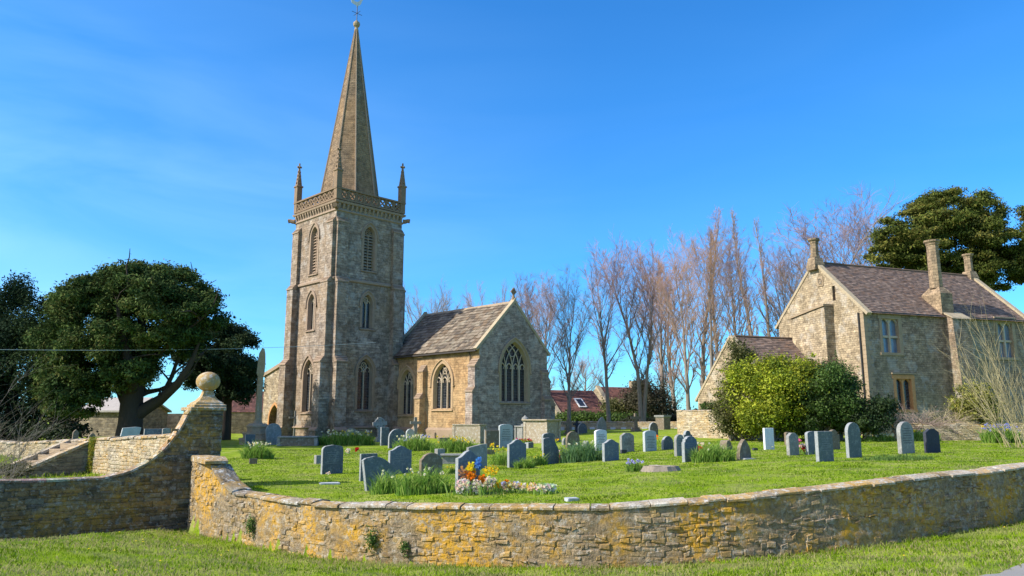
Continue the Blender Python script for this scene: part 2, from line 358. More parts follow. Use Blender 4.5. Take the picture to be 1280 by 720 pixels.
def grassm():
    s = N('turf', .95, .1); p = s.pos()
    a = s.noise(p, .35, 5, .6); b = s.noise(p, 3.5, 6, .7); bb = s.noise(p, 1.1, 6, .7); c3 = s.noise(p, 30, 4, .7)
    c = s.ramp(a, [(.3, (.10, .19, .008)), (.5, (.18, .275, .010)), (.7, (.23, .32, .015))])
    c = s.mix(s.ramp(b, [(.35, 0), (.7, 1)]), c, (.25, .32, .02)); c = s.mix(.6, c, s.ramp(c3, [(.3, .6), (.7, 1.35)]), 'MULTIPLY')
    c = s.mix(s.math('MULTIPLY', s.ramp(bb, [(.5, 0), (.62, 1)]), .8), c, (.30, .32, .08)); c = s.mix(s.math('MULTIPLY', s.ramp(bb, [(.36, 1), (.46, 0)]), .7), c, (.07, .14, .012))
    # bare earth showing in places
    c = s.mix(s.math('MULTIPLY', s.ramp(s.noise(p, 1.1, 7, .75), [(.66, 0), (.72, 1)]), .6), c, (.22, .17, .09))
    s.out(c, s.bump(s.math('ADD', b, s.math('MULTIPLY', c3, .6)), .8, .06))
grassm()
def leafm(name, c=None, trans=.35, rough=.6, spec=.25):
    s = N(name, rough, spec); a = s.attr() if c is None else c
    d = s.b; s.put(d, 'Base Color', a)
    tr = s.new('ShaderNodeBsdfTranslucent'); s.put(tr, 0, a); m = s.new('ShaderNodeMixShader'); m.inputs[0].default_value = trans
    o = s.n['Material Output']; s.l.new(d.outputs[0], m.inputs[1]); s.l.new(tr.outputs[0], m.inputs[2]); s.l.new(m.outputs[0], o.inputs[0])
leafm('leaf'); leafm('blade', trans=.45, spec=.05); leafm('evergreen', trans=.15, rough=.85, spec=.04); leafm('petal', trans=.3)
s = N('bark'); n = s.noise(s.co('Object', (3, 3, .6)), 4, 6, .7); s.out(s.mix(n, (.14, .11, .08), (.36, .30, .24)), s.bump(n, .7, .04))
s = N('dark_bark'); n = s.noise(s.co('Object', (3, 3, .6)), 4, 6, .7); s.out(s.mix(n, (.022, .016, .012), (.07, .05, .036)), s.bump(n, .7, .04))
for nm, a, b in (('twig_pink', (.25, .155, .14), (.42, .285, .265)), ('twig_orange', (.30, .17, .09), (.46, .27, .15)), ('twig_buff', (.20, .15, .12), (.33, .255, .21)), ('twig_pale', (.34, .29, .2), (.52, .45, .33))):
    s = N(nm); s.out(s.mix(s.noise(s.co(), 1.2, 3), a, b))
s = N('asphalt', .9); p = s.pos(); n = s.noise(p, 40, 4, .8); n2 = s.noise(p, 1.2, 4); s.out(s.mix(n2, s.mix(n, (.15, .148, .14), (.32, .31, .29)), (.24, .23, .2)), s.bump(n, .5, .01))
# ================================================================== ground, road, grass
def axis(lo, hi, fine_lo, fine_hi, step):
    a = list(np.arange(fine_lo, fine_hi + 1e-6, step)); s = step; x = fine_hi
    while x < hi: s *= 1.22; x += s; a.append(min(x, hi))
    s = step; x = fine_lo
    while x > lo: s *= 1.22; x -= s; a.insert(0, max(x, lo))
    return np.array(a)
gx = axis(-1500, 1500, -26, 26, .2); gy = axis(-200, 2500, 6, 36, .2)
GX, GY = np.meshgrid(gx, gy); GZ = ground_z(GX, GY)
nx_, ny_ = len(gx), len(gy)
idx = np.arange(nx_ * ny_).reshape(ny_, nx_)
q = np.stack([idx[:-1, :-1], idx[:-1, 1:], idx[1:, 1:], idx[1:, :-1]], -1).reshape(-1, 4)
me = bpy.data.meshes.new('ground'); me.vertices.add(nx_ * ny_); me.vertices.foreach_set('co', np.c_[GX.ravel(), GY.ravel(), GZ.ravel()].astype(np.float32).ravel())
me.loops.add(q.size); me.loops.foreach_set('vertex_index', q.ravel().astype(np.int32)); me.polygons.add(len(q)); me.polygons.foreach_set('loop_start', np.arange(0, q.size, 4, dtype=np.int32))
try: me.polygons.foreach_set('loop_total', np.full(len(q), 4, dtype=np.int32))
except Exception: pass
me.materials.append(MAT['turf']); me.update(calc_edges=True); me.validate(); me.polygons.foreach_set('use_smooth', [True] * len(me.polygons))
tag(bpy.data.objects.new('ground', me), kind='structure'); col.objects.link(bpy.data.objects['ground'])
mb = MB()
rp = smooth_path(ROAD, .4); prev = None
rings = []
for x, y in rp:
    row = []
    for k in range(9):
        yy = y - .0 - k * .6 + (.05 * sin(x * 5) + .04 * sin(x * 13.1) if k == 0 else 0)
        row.append((x, yy, gz(x, yy) + .012 + (.02 if k else 0)))
    rings.append(row)
mb.loft(rings, close=False, caps=False)
tag(mb.build('road', MAT['asphalt'], smooth=True), kind='structure')

def blades(P, h, wd, lean, colr, curve=.3):     # numpy tufts: each blade a thin triangle pair
    n = len(P); a = rng.uniform(0, 2 * pi, n); b = rng.uniform(0, 2 * pi, n)
    side = np.c_[np.cos(a), np.sin(a), np.zeros(n)] * (wd / 2)[:, None]
    ld = np.c_[np.cos(b), np.sin(b), np.zeros(n)] * (lean * h)[:, None]
    up = np.c_[np.zeros((n, 2)), h]
    base = P.copy(); base[:, 2] -= .01
    mid = base + up * .6 + ld * .35; tip = base + up * rng.uniform(.85, 1, n)[:, None] + ld
    V = np.stack([base - side, base + side, mid + side * .7, mid - side * .7], 1); T = np.stack([mid - side * .7, mid + side * .7, tip, tip], 1)
    return V, T
def blade_mesh(name, P, h, wd, lean, colr, parent=None, mat='blade'):
    n = len(P); a = rng.uniform(0, 2 * pi, n); b = rng.uniform(0, 2 * pi, n)
    side = np.c_[np.cos(a), np.sin(a), np.zeros(n)] * (wd / 2)[:, None]
    ld = np.c_[np.cos(b), np.sin(b), np.zeros(n)] * (lean * h)[:, None]
    base = P.copy(); base[:, 2] -= .01
    up = np.c_[np.zeros((n, 2)), h]
    mid = base + up * .62 + ld * .3; tip = base + up * .95 + ld
    V = np.stack([base - side, base + side, mid + side * .8, mid - side * .8], 1).reshape(-1, 3)
    tp = tip - side * .1; tq = tip + side * .1
    V2 = np.stack([mid - side * .8, mid + side * .8, tq, tp], 1).reshape(-1, 3)
    return fastmesh(name, np.r_[V, V2], 4, MAT[mat], parent, np.r_[colr, colr])
def gcol(n, x, y, dry=.12):
    t = np.array([noise.noise((a * .5, b * .5, 0)) + .6 * noise.noise((a * 1.7, b * 2.6, 4)) for a, b in zip(x, y)]) * .6 + .5
    c0 = np.array([.105, .20, .008]); c1 = np.array([.215, .32, .015]); k = np.clip(t + rng.normal(0, .22, n), 0, 1)[:, None]
    c = c0 * (1 - k) + c1 * k; g2 = np.array([noise.noise((a * .9, b * 1.3, 21)) for a, b in zip(x, y)])[:, None]; c = c * (1 + .8 * np.clip(g2, -.5, .5)) + np.array([.06, .03, .0]) * np.clip(g2, 0, 1); g3 = np.array([noise.noise((a * .7 + 9, b * 1.1, 33)) + .5 * noise.noise((a * 3, b * 3, 3)) for a, b in zip(x, y)])[:, None]; k3 = np.clip(g3 * 2.6 - .15, 0, .75); c = c * (1 - k3) + np.array([.33, .34, .13]) * k3
    d = rng.random(n) < dry * 2 * (1 - np.clip(t * 1.3 - .2, 0, 1)); c[d] = np.array([.42, .38, .16]) * rng.uniform(.6, 1.1, (d.sum(), 1)); return c
def vis(x, y):   # inside the picture's wedge, a little wider
    return np.abs(x) < .74 * y + 2
# verge
n = 150000; x = rng.uniform(-16, 17, n); y = rng.uniform(8.6, 20.4, n)
f = front(x); k = (y < f - .02) & vis(x, y) & (road_d(x, y) > -.10 + .22 * rng.random(n)) & (rng.random(n) < np.clip(14 / y, 0, 1)); x, y = x[k], y[k]; f = f[k]
tuf = np.array([noise.noise((a * 1.6, b * 1.6, 3)) for a, b in zip(x, y)])
h = rng.uniform(.03, .075, len(x)) * (1 + 1.0 * np.clip(tuf, 0, 1)) + .09 * np.exp(-(f - y) / .25) * rng.random(len(x))
tag(blade_mesh('grass', np.c_[x, y, ground_z(x, y)], h, rng.uniform(.010, .02, len(x)), rng.uniform(.2, 1.0, len(x)), gcol(len(x), x, y, .34)), kind='stuff')
# lawn in the churchyard: shorter, sparser with distance
n = 210000; x = rng.uniform(-12, 27, n); y = 14.4 + 26 * rng.random(n) ** 1.6
f = front(x); w2 = np.interp(x, [-40, -21.5, -9.6], [50, 33.0, 21.9])
k = (y > f + .46) & vis(x, y) & ((x > -9.0) | (y > w2 + .4)); x, y = x[k], y[k]
tuf = np.array([noise.noise((a * 1.1, b * 1.1, 9)) for a, b in zip(x, y)])
h = rng.uniform(.025, .055, len(x)) * (1 + 1.2 * np.clip(tuf, 0, 1))
tag(blade_mesh('lawn_grass', np.c_[x, y, lawn_z(x, y)], h * .8, rng.uniform(.012, .024, len(x)) * np.clip(y / 18, 1, 2), rng.uniform(.2, .9, len(x)), gcol(len(x), x, y, .07)), kind='stuff')
# rough grass between the two left walls
n = 26000; x = rng.uniform(-24, -9.5, n); y = rng.uniform(13, 34, n); f = front(x); w2 = np.interp(x, [-40, -21.5, -9.6], [50, 33.0, 21.9])
k = (y > f + .5) & (y < w2 - .1) & vis(x, y); x, y = x[k], y[k]
tag(blade_mesh('bank_grass', np.c_[x, y, ground_z(x, y)], rng.uniform(.06, .2, len(x)), rng.uniform(.015, .03, len(x)), rng.uniform(.2, .9, len(x)), gcol(len(x), x, y, .2)), kind='stuff')

# ================================================================== dry stone walls of real stones
PAL_OLD = [(.37, .265, .135), (.33, .245, .145), (.40, .28, .13), (.29, .22, .135), (.37, .255, .11), (.34, .27, .18), (.26, .195, .115)]
PAL_PALE = [(.52, .43, .28), (.46, .38, .25), (.56, .47, .33), (.42, .34, .22), (.50, .42, .29), (.38, .32, .23)]
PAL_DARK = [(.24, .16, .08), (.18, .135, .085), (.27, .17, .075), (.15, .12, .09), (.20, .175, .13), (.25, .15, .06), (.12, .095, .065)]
def path_fn(P):
    P = np.array(P, float); d = np.r_[0, np.cumsum(np.hypot(*np.diff(P, axis=0).T))]
    def at_s(s): return float(np.interp(s, d, P[:, 0])), float(np.interp(s, d, P[:, 1]))
    def tn(s):
        a = at_s(max(0, s - .15)); b = at_s(min(d[-1], s + .15)); t = Vector((b[0] - a[0], b[1] - a[1], 0)).normalized(); return t, Vector((t.y, -t.x, 0))
    return at_s, tn, float(d[-1])
def stone_face(mb, P, zb, zt, pal, ch=(.08, .15), lw=(.16, .5), s0=0, s1=None, proud=.03, r=None, holes=(), jz=.02, wav=.07):
    r = r or random.Random(3); at_s, tn, L = path_fn(P); s1 = s1 or L
    zmin = min(zb(s0 + (s1 - s0) * k / 40) for k in range(41)); zmax = max(zt(s0 + (s1 - s0) * k / 40) for k in range(41))
    z = zmin - .05
    while z < zmax:
        hh = r.uniform(*ch); s = s0 + r.uniform(-.2, 0)
        while s < s1:
            ll = r.uniform(*lw) * (.7 + hh / ch[1] * .5); a = max(s, s0); b = min(s + ll, s1); s += ll
            if b - a < .05: continue
            m = (a + b) / 2; top = zt(m)
            wob = noise.noise((m * .5, z * .7, 1)) * wav + noise.noise((m * 2.1, z * .7, 4)) * wav * .35
            za = z + wob; zc = z + hh + wob
            if za > top - .03 or zc < zb(m) - .12: continue
            zc = min(zc, top)
            if any(abs(m - hx) < .12 and abs((za + zc) / 2 - hz_) < .08 for hx, hz_ in holes): continue
            g = .003; pr = r.uniform(.0, proud) * r.random() + .006; dj = [r.uniform(-.018, .018) for _ in range(8)]
            ring0 = []; ring1 = []; ring2 = []
            for (ss, zz, k) in ((a + g, za + g, 0), (b - g, za + g, 1), (b - g, zc - g, 2), (a + g, zc - g, 3)):
                x, y = at_s(ss + dj[k] * .6); t, nn = tn(ss); zz2 = zz + dj[k + 4] * jz / .02
                ring0.append((x - nn.x * .05, y - nn.y * .05, zz2)); ring1.append((x + nn.x * (pr * .55), y + nn.y * (pr * .55), zz2))
                cs = m + (ss - m) * .80; cz = (za + zc) / 2 + (zz2 - (za + zc) / 2) * .62; x, y = at_s(cs); e = pr + r.uniform(0, .01)
                ring2.append((x + nn.x * e, y + nn.y * e, cz))
            c = pal[r.randrange(len(pal))]; v = r.uniform(.82, 1.15); c = tuple(q * v for q in c)
            n = len(mb.v); mb.v.extend(ring0 + ring1 + ring2)
            fs = [(n + i + o, n + (i + 1) % 4 + o, n + (i + 1) % 4 + 4 + o, n + i + 4 + o) for o in (0, 4) for i in range(4)] + [(n + 8, n + 9, n + 10, n + 11)]
            mb.f.extend(fs); mb.c.extend([c] * len(fs)); mb.m.extend([0] * len(fs))
        z += hh
def wall_core(mb, P, zb, zt, th, inset=.006, step=.2, s0=0, s1=None):
    at_s, tn, L = path_fn(P); s1 = s1 or L; n = max(2, int((s1 - s0) / step)); rings = []
    for k in range(n + 1):
        s = s0 + (s1 - s0) * k / n; x, y = at_s(s); t, nn = tn(s); o = Vector((x, y, 0)) - nn * inset; i = Vector((x, y, 0)) - nn * (th - .01)
        rings.append([(o.x, o.y, zb(s) - .4), (i.x, i.y, zb(s) - .4), (i.x, i.y, zt(s)), (o.x, o.y, zt(s))])
    mb.loft(rings)
def mortar_skin(mb, P, zb, zt, base=.008, amp=.022, s0=0, s1=None, ds=.07, dz=.05, tone=(.34, .255, .15)):
    at_s, tn, L = path_fn(P); s1 = s1 or L; n = int((s1 - s0) / ds); m_ = int((max(zt(s0 + (s1 - s0) * k / 60) - zb(s0 + (s1 - s0) * k / 60) for k in range(61)) + .2) / dz); V = []; o = len(mb.v)
    for i in range(n + 1):
        s = s0 + (s1 - s0) * i / n; x, y = at_s(s); t, nn = tn(s); a = zb(s) - .15; b = zt(s)
        for j in range(m_ + 1):
            z = a + (b - a) * j / m_; e = base + amp * (noise.noise((s * 1.1, z * 1.6, 7)) * 1.2 + noise.noise((s * 6, z * 8, 2)) * .7 + noise.noise((s * 17, z * 21, 2)) * .3); V.append((x + nn.x * e, y + nn.y * e, z))
    mb.v.extend(V)
    for i in range(n):
        for j in range(m_):
            q_ = o + i * (m_ + 1) + j; mb.f.append((q_, q_ + m_ + 1, q_ + m_ + 2, q_ + 1)); k = .88 + .3 * noise.noise((i * .13, j * .3, 9)); mb.c.append(tuple(c_ * k for c_ in tone)); mb.m.append(0)
def coping(mb, P, zt, th, over=.05, hh=.09, lw=(.32, .78), pal=None, s0=0, s1=None, r=None, crown=.03):
    r = r or random.Random(5); at_s, tn, L = path_fn(P); s1 = s1 or L; s = s0
    while s < s1 - .02:
        ll = r.uniform(*lw); b = min(s + ll, s1); g = .012; dz = r.uniform(-.018, .022); do = r.uniform(-.025, .03); rings = []
        k = max(1, int((b - s) / .16)); c = pal[r.randrange(len(pal))]; v = r.uniform(.8, 1.15); c = tuple(q * v for q in c)
        for j in range(k + 1):
            ss = s + g + (b - s - 2 * g) * j / k; x, y = at_s(ss); t, nn = tn(ss); z = zt(ss) + dz
            nz_ = noise.noise((x * 3, y * 3, 0)) * .012; nz2 = noise.noise((x * 3, y * 3, 5)) * .015
            pr = [(over + do, 0), (over + do + .005 + nz2, hh * .6), (over + do - .05, hh + nz_), (-th / 2, hh + crown + nz_), (-th - over + .04, hh * .9), (-th - over, 0)]
            rings.append([(x + nn.x * a, y + nn.y * a, z + zz) for a, zz in pr])
        mb.loft(rings, c); s = b
# ---- the low bow wall
root = empty('churchyard_wall', (0, 0, 0), 0, 'long low curved rubble wall with orange lichen and flat coping in front of the graves', 'wall')
bl = path_fn(BOWP)[2]; bat, btn, _ = path_fn(BOWP)
bzt = lambda s: lut(ZT, bat(s)[0]) - .09
bzb = lambda s: gz(bat(s)[0], bat(s)[1] - .1)
s_first = 0; ss = np.linspace(0, bl, 900); xs_ = np.array([bat(q)[0] for q in ss]); s_cap = float(ss[np.argmax(xs_ > -7.5)]); s_end = float(ss[np.argmax(xs_ > 26)])
mb = MB(); wall_core(mb, BOWP, bzb, bzt, .42, s0=0, s1=s_end); mb.build('wall_core', MAT['mortar'], root)
mb = MB(); r = random.Random(11)
hol = [(float(ss[np.argmax(xs_ > q)]), z) for q, z in ((-7.3, -.55), (-4.6, -.7), (1.4, -.1), (3.3, -.6), (5.9, -.75), (6.0, -.62), (7.9, -.5), (9.6, -.35), (4.9, -.62))]
stone_face(mb, BOWP, bzb, bzt, PAL_OLD, (.045, .12), (.06, .30), s0=0, s1=s_end, proud=.042, r=r, holes=hol, jz=.045, wav=.11)
mb.build('stone_facing', MAT['rubble'], root)
mb = MB(); mortar_skin(mb, BOWP, bzb, bzt, .014, .024, 0, s_end); mb.build('mortar_face', MAT['rubble'], root, smooth=True)
# the inner side, seen only from above
INN = [(bat(q)[0] - btn(q)[1].x * .42, bat(q)[1] - btn(q)[1].y * .42) for q in np.linspace(s_end, 0, 160)]
mb = MB(); stone_face(mb, INN, lambda s: bzt(0) * 0 - .1, lambda s: lut(ZT, path_fn_cache(s)) - .09, PAL_OLD, (.09, .15), (.2, .5), r=random.Random(4)) if False else None
CP = [(.42, .36, .26), (.32, .27, .18), (.48, .42, .32), (.42, .31, .16), (.28, .24, .18)]
mb = MB(); coping(mb, BOWP, bzt, .42, pal=CP, s0=s_cap + .0, s1=s_end, hh=.066, over=.06); mb.build('coping', MAT['coping'], root)
# cap of the short end pier
mb = MB(); x0, y0 = bat(0); t, nn = btn(.4); L_ = s_cap + .05
p = [Vector((x0, y0, 0)) - t * .06 + nn * .07, Vector((x0, y0, 0)) + t * L_ + nn * .07, Vector((x0, y0, 0)) + t * L_ - nn * .48, Vector((x0, y0, 0)) - t * .06 - nn * .48]
z0 = bzt(0) + .002; rings = [[(a.x, a.y, z0) for a in p], [(a.x, a.y, z0 + .07) for a in p]]
cxy = sum(p, Vector()) / 4
rings.append([(cxy.x + (a.x - cxy.x) * .75, cxy.y + (a.y - cxy.y) * .5, z0 + .16) for a in p]); mb.loft(rings, (.42, .31, .17)); mb.build('pier_cap', MAT['coping'], root)
# ---- tall wall with swept top and gate pier
root = empty('gate_wall', (-8.6, 20.6, gz(-8.6, 20.4)), 0, 'tall shaded stone wall sweeping up to a square pier, left of the low wall', 'wall'); G0 = root.location.copy()
TD = Vector((-8.6 + 30, 20.6 - 5.2, 0)); TD = Vector((3.7, 2.7, 0)).normalized()
PR = Vector((-7.95, 20.75, 0))                    # right front corner of the pier
def gw(px, Y=None):
    # point of the wall's front plane seen at image column px
    k = (px - 640) / F; lo, hi = -2, 25
    for _ in range(50):
        m = (lo + hi) / 2; q = PR - TD * m; d = q.y * cos(PIT) - .2; 
        if q.x / d > k: lo = m
        else: hi = m
    return lo
prof = []
for px, py in ((-60, 601), (0, 601), (60, 600), (130, 597), (160, 590), (185, 578), (205, 561), (220, 541), (228, 526), (233, 514), (237, 511)):
    s = gw(px); q = PR - TD * s; prof.append((s, zpy(py, q.x, q.y)))
S_L = 26.; s_cut = prof[-1][0]; s_p1 = 0.0
WP = [(PR.x - TD.x * S_L, PR.y - TD.y * S_L), (PR.x, PR.y)]
pr2 = sorted([(S_L - a, b) for a, b in prof]); pr2.insert(0, (0, pr2[0][1])); pier_top = pr2[-1][1]
gzt = lambda s: float(np.interp(s, [a for a, b in pr2], [b for a, b in pr2]))
gat, gtn, _ = path_fn(WP); gzb = lambda s: gz(gat(s)[0], gat(s)[1] - .15)
def sub(mb, o): mb.v = [(a - o[0], b - o[1], c - o[2]) for a, b, c in mb.v]; return mb
mb = MB(); wall_core(mb, WP, gzb, lambda s: gzt(s) - .04, .45, s1=S_L - s_cut + .05); sub(mb, G0).build('wall_core', MAT['mortar'], root)
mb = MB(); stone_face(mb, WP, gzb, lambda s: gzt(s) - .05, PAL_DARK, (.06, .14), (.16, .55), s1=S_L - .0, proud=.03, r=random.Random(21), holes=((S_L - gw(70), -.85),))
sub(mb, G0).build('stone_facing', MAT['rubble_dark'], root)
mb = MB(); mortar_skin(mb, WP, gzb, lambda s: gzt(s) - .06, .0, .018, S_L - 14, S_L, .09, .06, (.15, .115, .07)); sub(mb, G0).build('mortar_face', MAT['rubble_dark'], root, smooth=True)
# pier body: deeper than the wall
PT = s_cut; nrm = Vector((TD.y, -TD.x, 0)); dep = 1.05
c0 = PR - TD * PT; 
mb = MB(); q = [c0 - nrm * .035 , PR - nrm * .035 - TD * .02, PR - nrm * dep - TD * .02, c0 - nrm * dep]
mb.prism([(a.x, a.y, -1.5) for a in q], (0, 0, pier_top + 1.46)); sub(mb, G0).build('pier_core', MAT['mortar'], root)
mb = MB(); P3 = [(PR.x, PR.y), (PR.x - nrm.x * dep, PR.y - nrm.y * dep)]
stone_face(mb, P3, lambda s: -.1, lambda s: pier_top - .05, PAL_OLD, (.09, .18), (.25, .6), r=random.Random(8))
P4 = [(c0.x - nrm.x * dep, c0.y - nrm.y * dep), (c0.x, c0.y)]
stone_face(mb, P4, lambda s: -.4, lambda s: pier_top - .05, PAL_OLD, (.09, .18), (.25, .6), r=random.Random(9))
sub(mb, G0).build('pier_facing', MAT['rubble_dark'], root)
mb = MB(); r = random.Random(6)
# swept coping stones
s = 0
while s < S_L - s_cut - .001:
    b = min(s + (.5 if gzt(s + .3) - gzt(s) < .1 else .28), S_L - s_cut); rings = []
    for j in range(4):
        q_ = s + .004 + (b - s - .008) * j / 3; x, y = gat(q_); t, nn = gtn(q_); dzds = (gzt(q_ + .02) - gzt(q_ - .02)) / .04; u = Vector((-t.x * dzds, -t.y * dzds, 1)).normalized()
        z = gzt(q_) - .05; base = Vector((x, y, z)); rings.append([base + nn * .05, base + nn * .05 + u * .05, base - nn * .225 + u * .075, base - nn * .5 + u * .05, base - nn * .5])
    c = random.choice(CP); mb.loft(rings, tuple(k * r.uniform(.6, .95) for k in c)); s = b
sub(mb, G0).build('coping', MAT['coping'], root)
mb = MB(); e = .07; q = [c0 - TD * e + nrm * e, PR + TD * e + nrm * e, PR + TD * e - nrm * (dep + e), c0 - TD * e - nrm * (dep + e)]
cc = sum(q, Vector()) / 4
def ring(q, k, z): return [(cc.x + (a.x - cc.x) * k, cc.y + (a.y - cc.y) * k, z) for a in q]
mb.loft([ring(q, .96, pier_top - .05), ring(q, 1, pier_top - .03), ring(q, 1, pier_top + .035), ring(q, .94, pier_top + .05)], (.33, .25, .15)); sub(mb, G0).build('pier_cap', MAT['coping'], root)
# ball finial rests on the pier
bc = at(260, 481, cc.y); bz = pier_top + .052
o = empty('ball_finial', (bc.x, cc.y, bz), atan2(TD.y, TD.x), 'lichen covered stone ball on a curved pedestal topping the gate pier', 'ball finial')
mb = MB(); mb.xf = None
sq = lambda r, z: [(r * sx_, r * sy_, z) for sx_, sy_ in ((-1, -1), (1, -1), (1, 1), (-1, 1))]
mb.loft([sq(.42, 0), sq(.42, .06), sq(.37, .08), sq(.355, .12), sq(.25, .19), sq(.17, .29), sq(.13, .40), sq(.135, .43)], None)
mb.build('pedestal', MAT['ball_stone'], o)
R_ = .318; mb = MB(); mb.lathe([(.11, .39), (.14, .41), (.14, .445), (.10, .46)], n=20); mb.lathe([(max(.001, R_ * sin(pi * k / 18)), .43 + R_ * .86 - R_ * cos(pi * k / 18) * .86) for k in range(19)], n=32); mb.build('ball', MAT['ball_stone'], o, smooth=True)
# ---- churchyard wall behind (sunlit, runs away to the left)
root = empty('boundary_wall', (-9.6, 21.9, 0), 0, 'pale sunlit rubble wall running away behind the swept wall, strip of moss on it', 'wall'); G0 = root.location.copy()
W2P = W2[::-1]; at2, tn2, L2 = path_fn(W2P)
def w2top(s):
    x, y = at2(s); d = L2 - s
    return float(np.interp(d, [0, 16, 40], [1.42, .82, .75]))
w2b = lambda s: gz(at2(s)[0], at2(s)[1] - .2)
mb = MB(); wall_core(mb, W2P, w2b, lambda s: w2top(s) - .06, .42); sub(mb, G0).build('wall_core', MAT['mortar'], root)
mb = MB(); stone_face(mb, W2P, w2b, lambda s: w2top(s) - .07, PAL_PALE, (.06, .12), (.14, .4), s0=L2 - 24, r=random.Random(31), proud=.02); sub(mb, G0).build('stone_facing', MAT['rubble_pale'], root)
mb = MB(); coping(mb, W2P, lambda s: w2top(s) - .07, .42, pal=[(.5, .42, .3), (.42, .35, .25)], s0=L2 - 24, hh=.08); sub(mb, G0).build('coping', MAT['coping'], root)
# moss strip
def onw2(px):
    best = min(np.linspace(0, L2, 900), key=lambda q: abs((at2(q)[0]) / (at2(q)[1] * cos(PIT) - .2) - (px - 640) / F)); return float(best)
sm = onw2(116); x, y = at2(sm); t, nn = tn2(sm); V = []; C_ = []
for i in range(2600):
    zz = random.uniform(w2b(sm) + .1, w2top(sm) + .06); wv = .12 + .1 * noise.noise((zz * 3, 0, 0)) + .10 * (zz - w2b(sm)) / 2
    p = Vector((x, y, zz)) + t * random.gauss(0, wv * .6) + nn * random.uniform(.0, .09); a = Vector((random.gauss(0, 1), random.gauss(0, 1), random.gauss(-.5, 1))).normalized(); b = a.orthogonal().normalized()
    V += [p - b * .015 - G0, p + b * .015 - G0, p + b * .012 + a * .05 - G0, p - b * .012 + a * .05 - G0]; C_.append((.26 * random.uniform(.7, 1.2), .27 * random.uniform(.7, 1.1), .03))
fastmesh('moss_patch', np.array([tuple(v) for v in V]), 4, MAT['leaf'], root, np.array(C_))
# raking flank walls of the steps over it
st = empty('stone_steps', (0, 0, 0), 0, 'stone steps with two sloping flank walls climbing to the sunlit wall', 'steps')
sA = onw2(86); sB = onw2(110); top = w2top(sA) - .05
for sq_ in (sA, sB):
    x, y = at2(sq_); t, nn = tn2(sq_); P0 = Vector((x, y, 0)) + nn * .02; out = 2.9; zt_, zb_ = top - .02, -.35
    pts = [P0 + Vector((0, 0, -.9)), P0 + nn * out + Vector((0, 0, -.9)), P0 + nn * out + Vector((0, 0, zb_)), P0 + Vector((0, 0, zt_))]
    mb = MB(); mb.prism([p - t * .15 for p in pts], t * .30); mb.build('flank_wall', MAT['stone'], st)
    mb = MB(); a = P0 + Vector((0, 0, zt_ + .05)); b = P0 + nn * (out + .06) + Vector((0, 0, zb_ + .03)); mb.bar(a, b, .42, .09, (.5, .42, .3)); mb.build('flank_coping', MAT['coping'], st)
x, y = at2((sA + sB) / 2); t, nn = tn2((sA + sB) / 2); wdt = abs(sA - sB) / 2 - .16
for k in range(8):
    z1 = top - .05 - k * .19; a = Vector((x, y, 0)) + nn * (.03 + k * .34)
    mb = MB(); mb.prism([a - t * wdt + Vector((0, 0, -.9)), a + t * wdt + Vector((0, 0, -.9)), a + t * wdt + Vector((0, 0, z1)), a - t * wdt + Vector((0, 0, z1))], nn * .338); mb.build('step', MAT['trim'], st)
# ================================================================== church
CX, CY, CZ = -13.45, 55.0, .3
church = empty('church', (CX, CY, CZ), pi / 4, 'old stone parish church with tall spired tower and steep roofed chancel', 'church')
DN = Matrix.Translation((0, 0, -CZ))
def CM(): m = MB(); m.xf = DN; return m
def cw(lx, ly): return CX + .70711 * (lx - ly), CY + .70711 * (lx + ly)
def cz(py, lx, ly): return zpy(py, *cw(lx, ly))
def arch(wd, h, k=.85, n=9):
    R = wd * k; cxo = R - wd / 2; ah = sqrt(R * R - cxo * cxo); sp = h - ah; th = atan2(ah, cxo) if cxo > 0 else pi / 2
    Lp = [(cxo - R * cos(th * i / n), sp + R * sin(th * i / n)) for i in range(n + 1)]
    return [(-wd / 2, 0)] + Lp + [(-u, z) for u, z in Lp[-2::-1]] + [(wd / 2, 0)], sp, R
def inside(u, z, wd, h, k):
    R = wd * k; cxo = R - wd / 2; ah = sqrt(R * R - cxo * cxo); sp = h - ah
    if z <= sp: return abs(u) < wd / 2
    return (u - cxo) ** 2 + (z - sp) ** 2 < R * R and (u + cxo) ** 2 + (z - sp) ** 2 < R * R
class Plane:
    def __init__(s, o, u, n): s.o = Vector(o); s.u = Vector(u); s.n = Vector(n)
    def p(s, u, d, z): return s.o + s.u * u + s.n * d + Vector((0, 0, z))
def cutter(mb, pl, wd, h, k, d=.55): o, _, _ = arch(wd, h, k); mb.prism([pl.p(u, .3, z) for u, z in o], pl.n * -(d + .3))
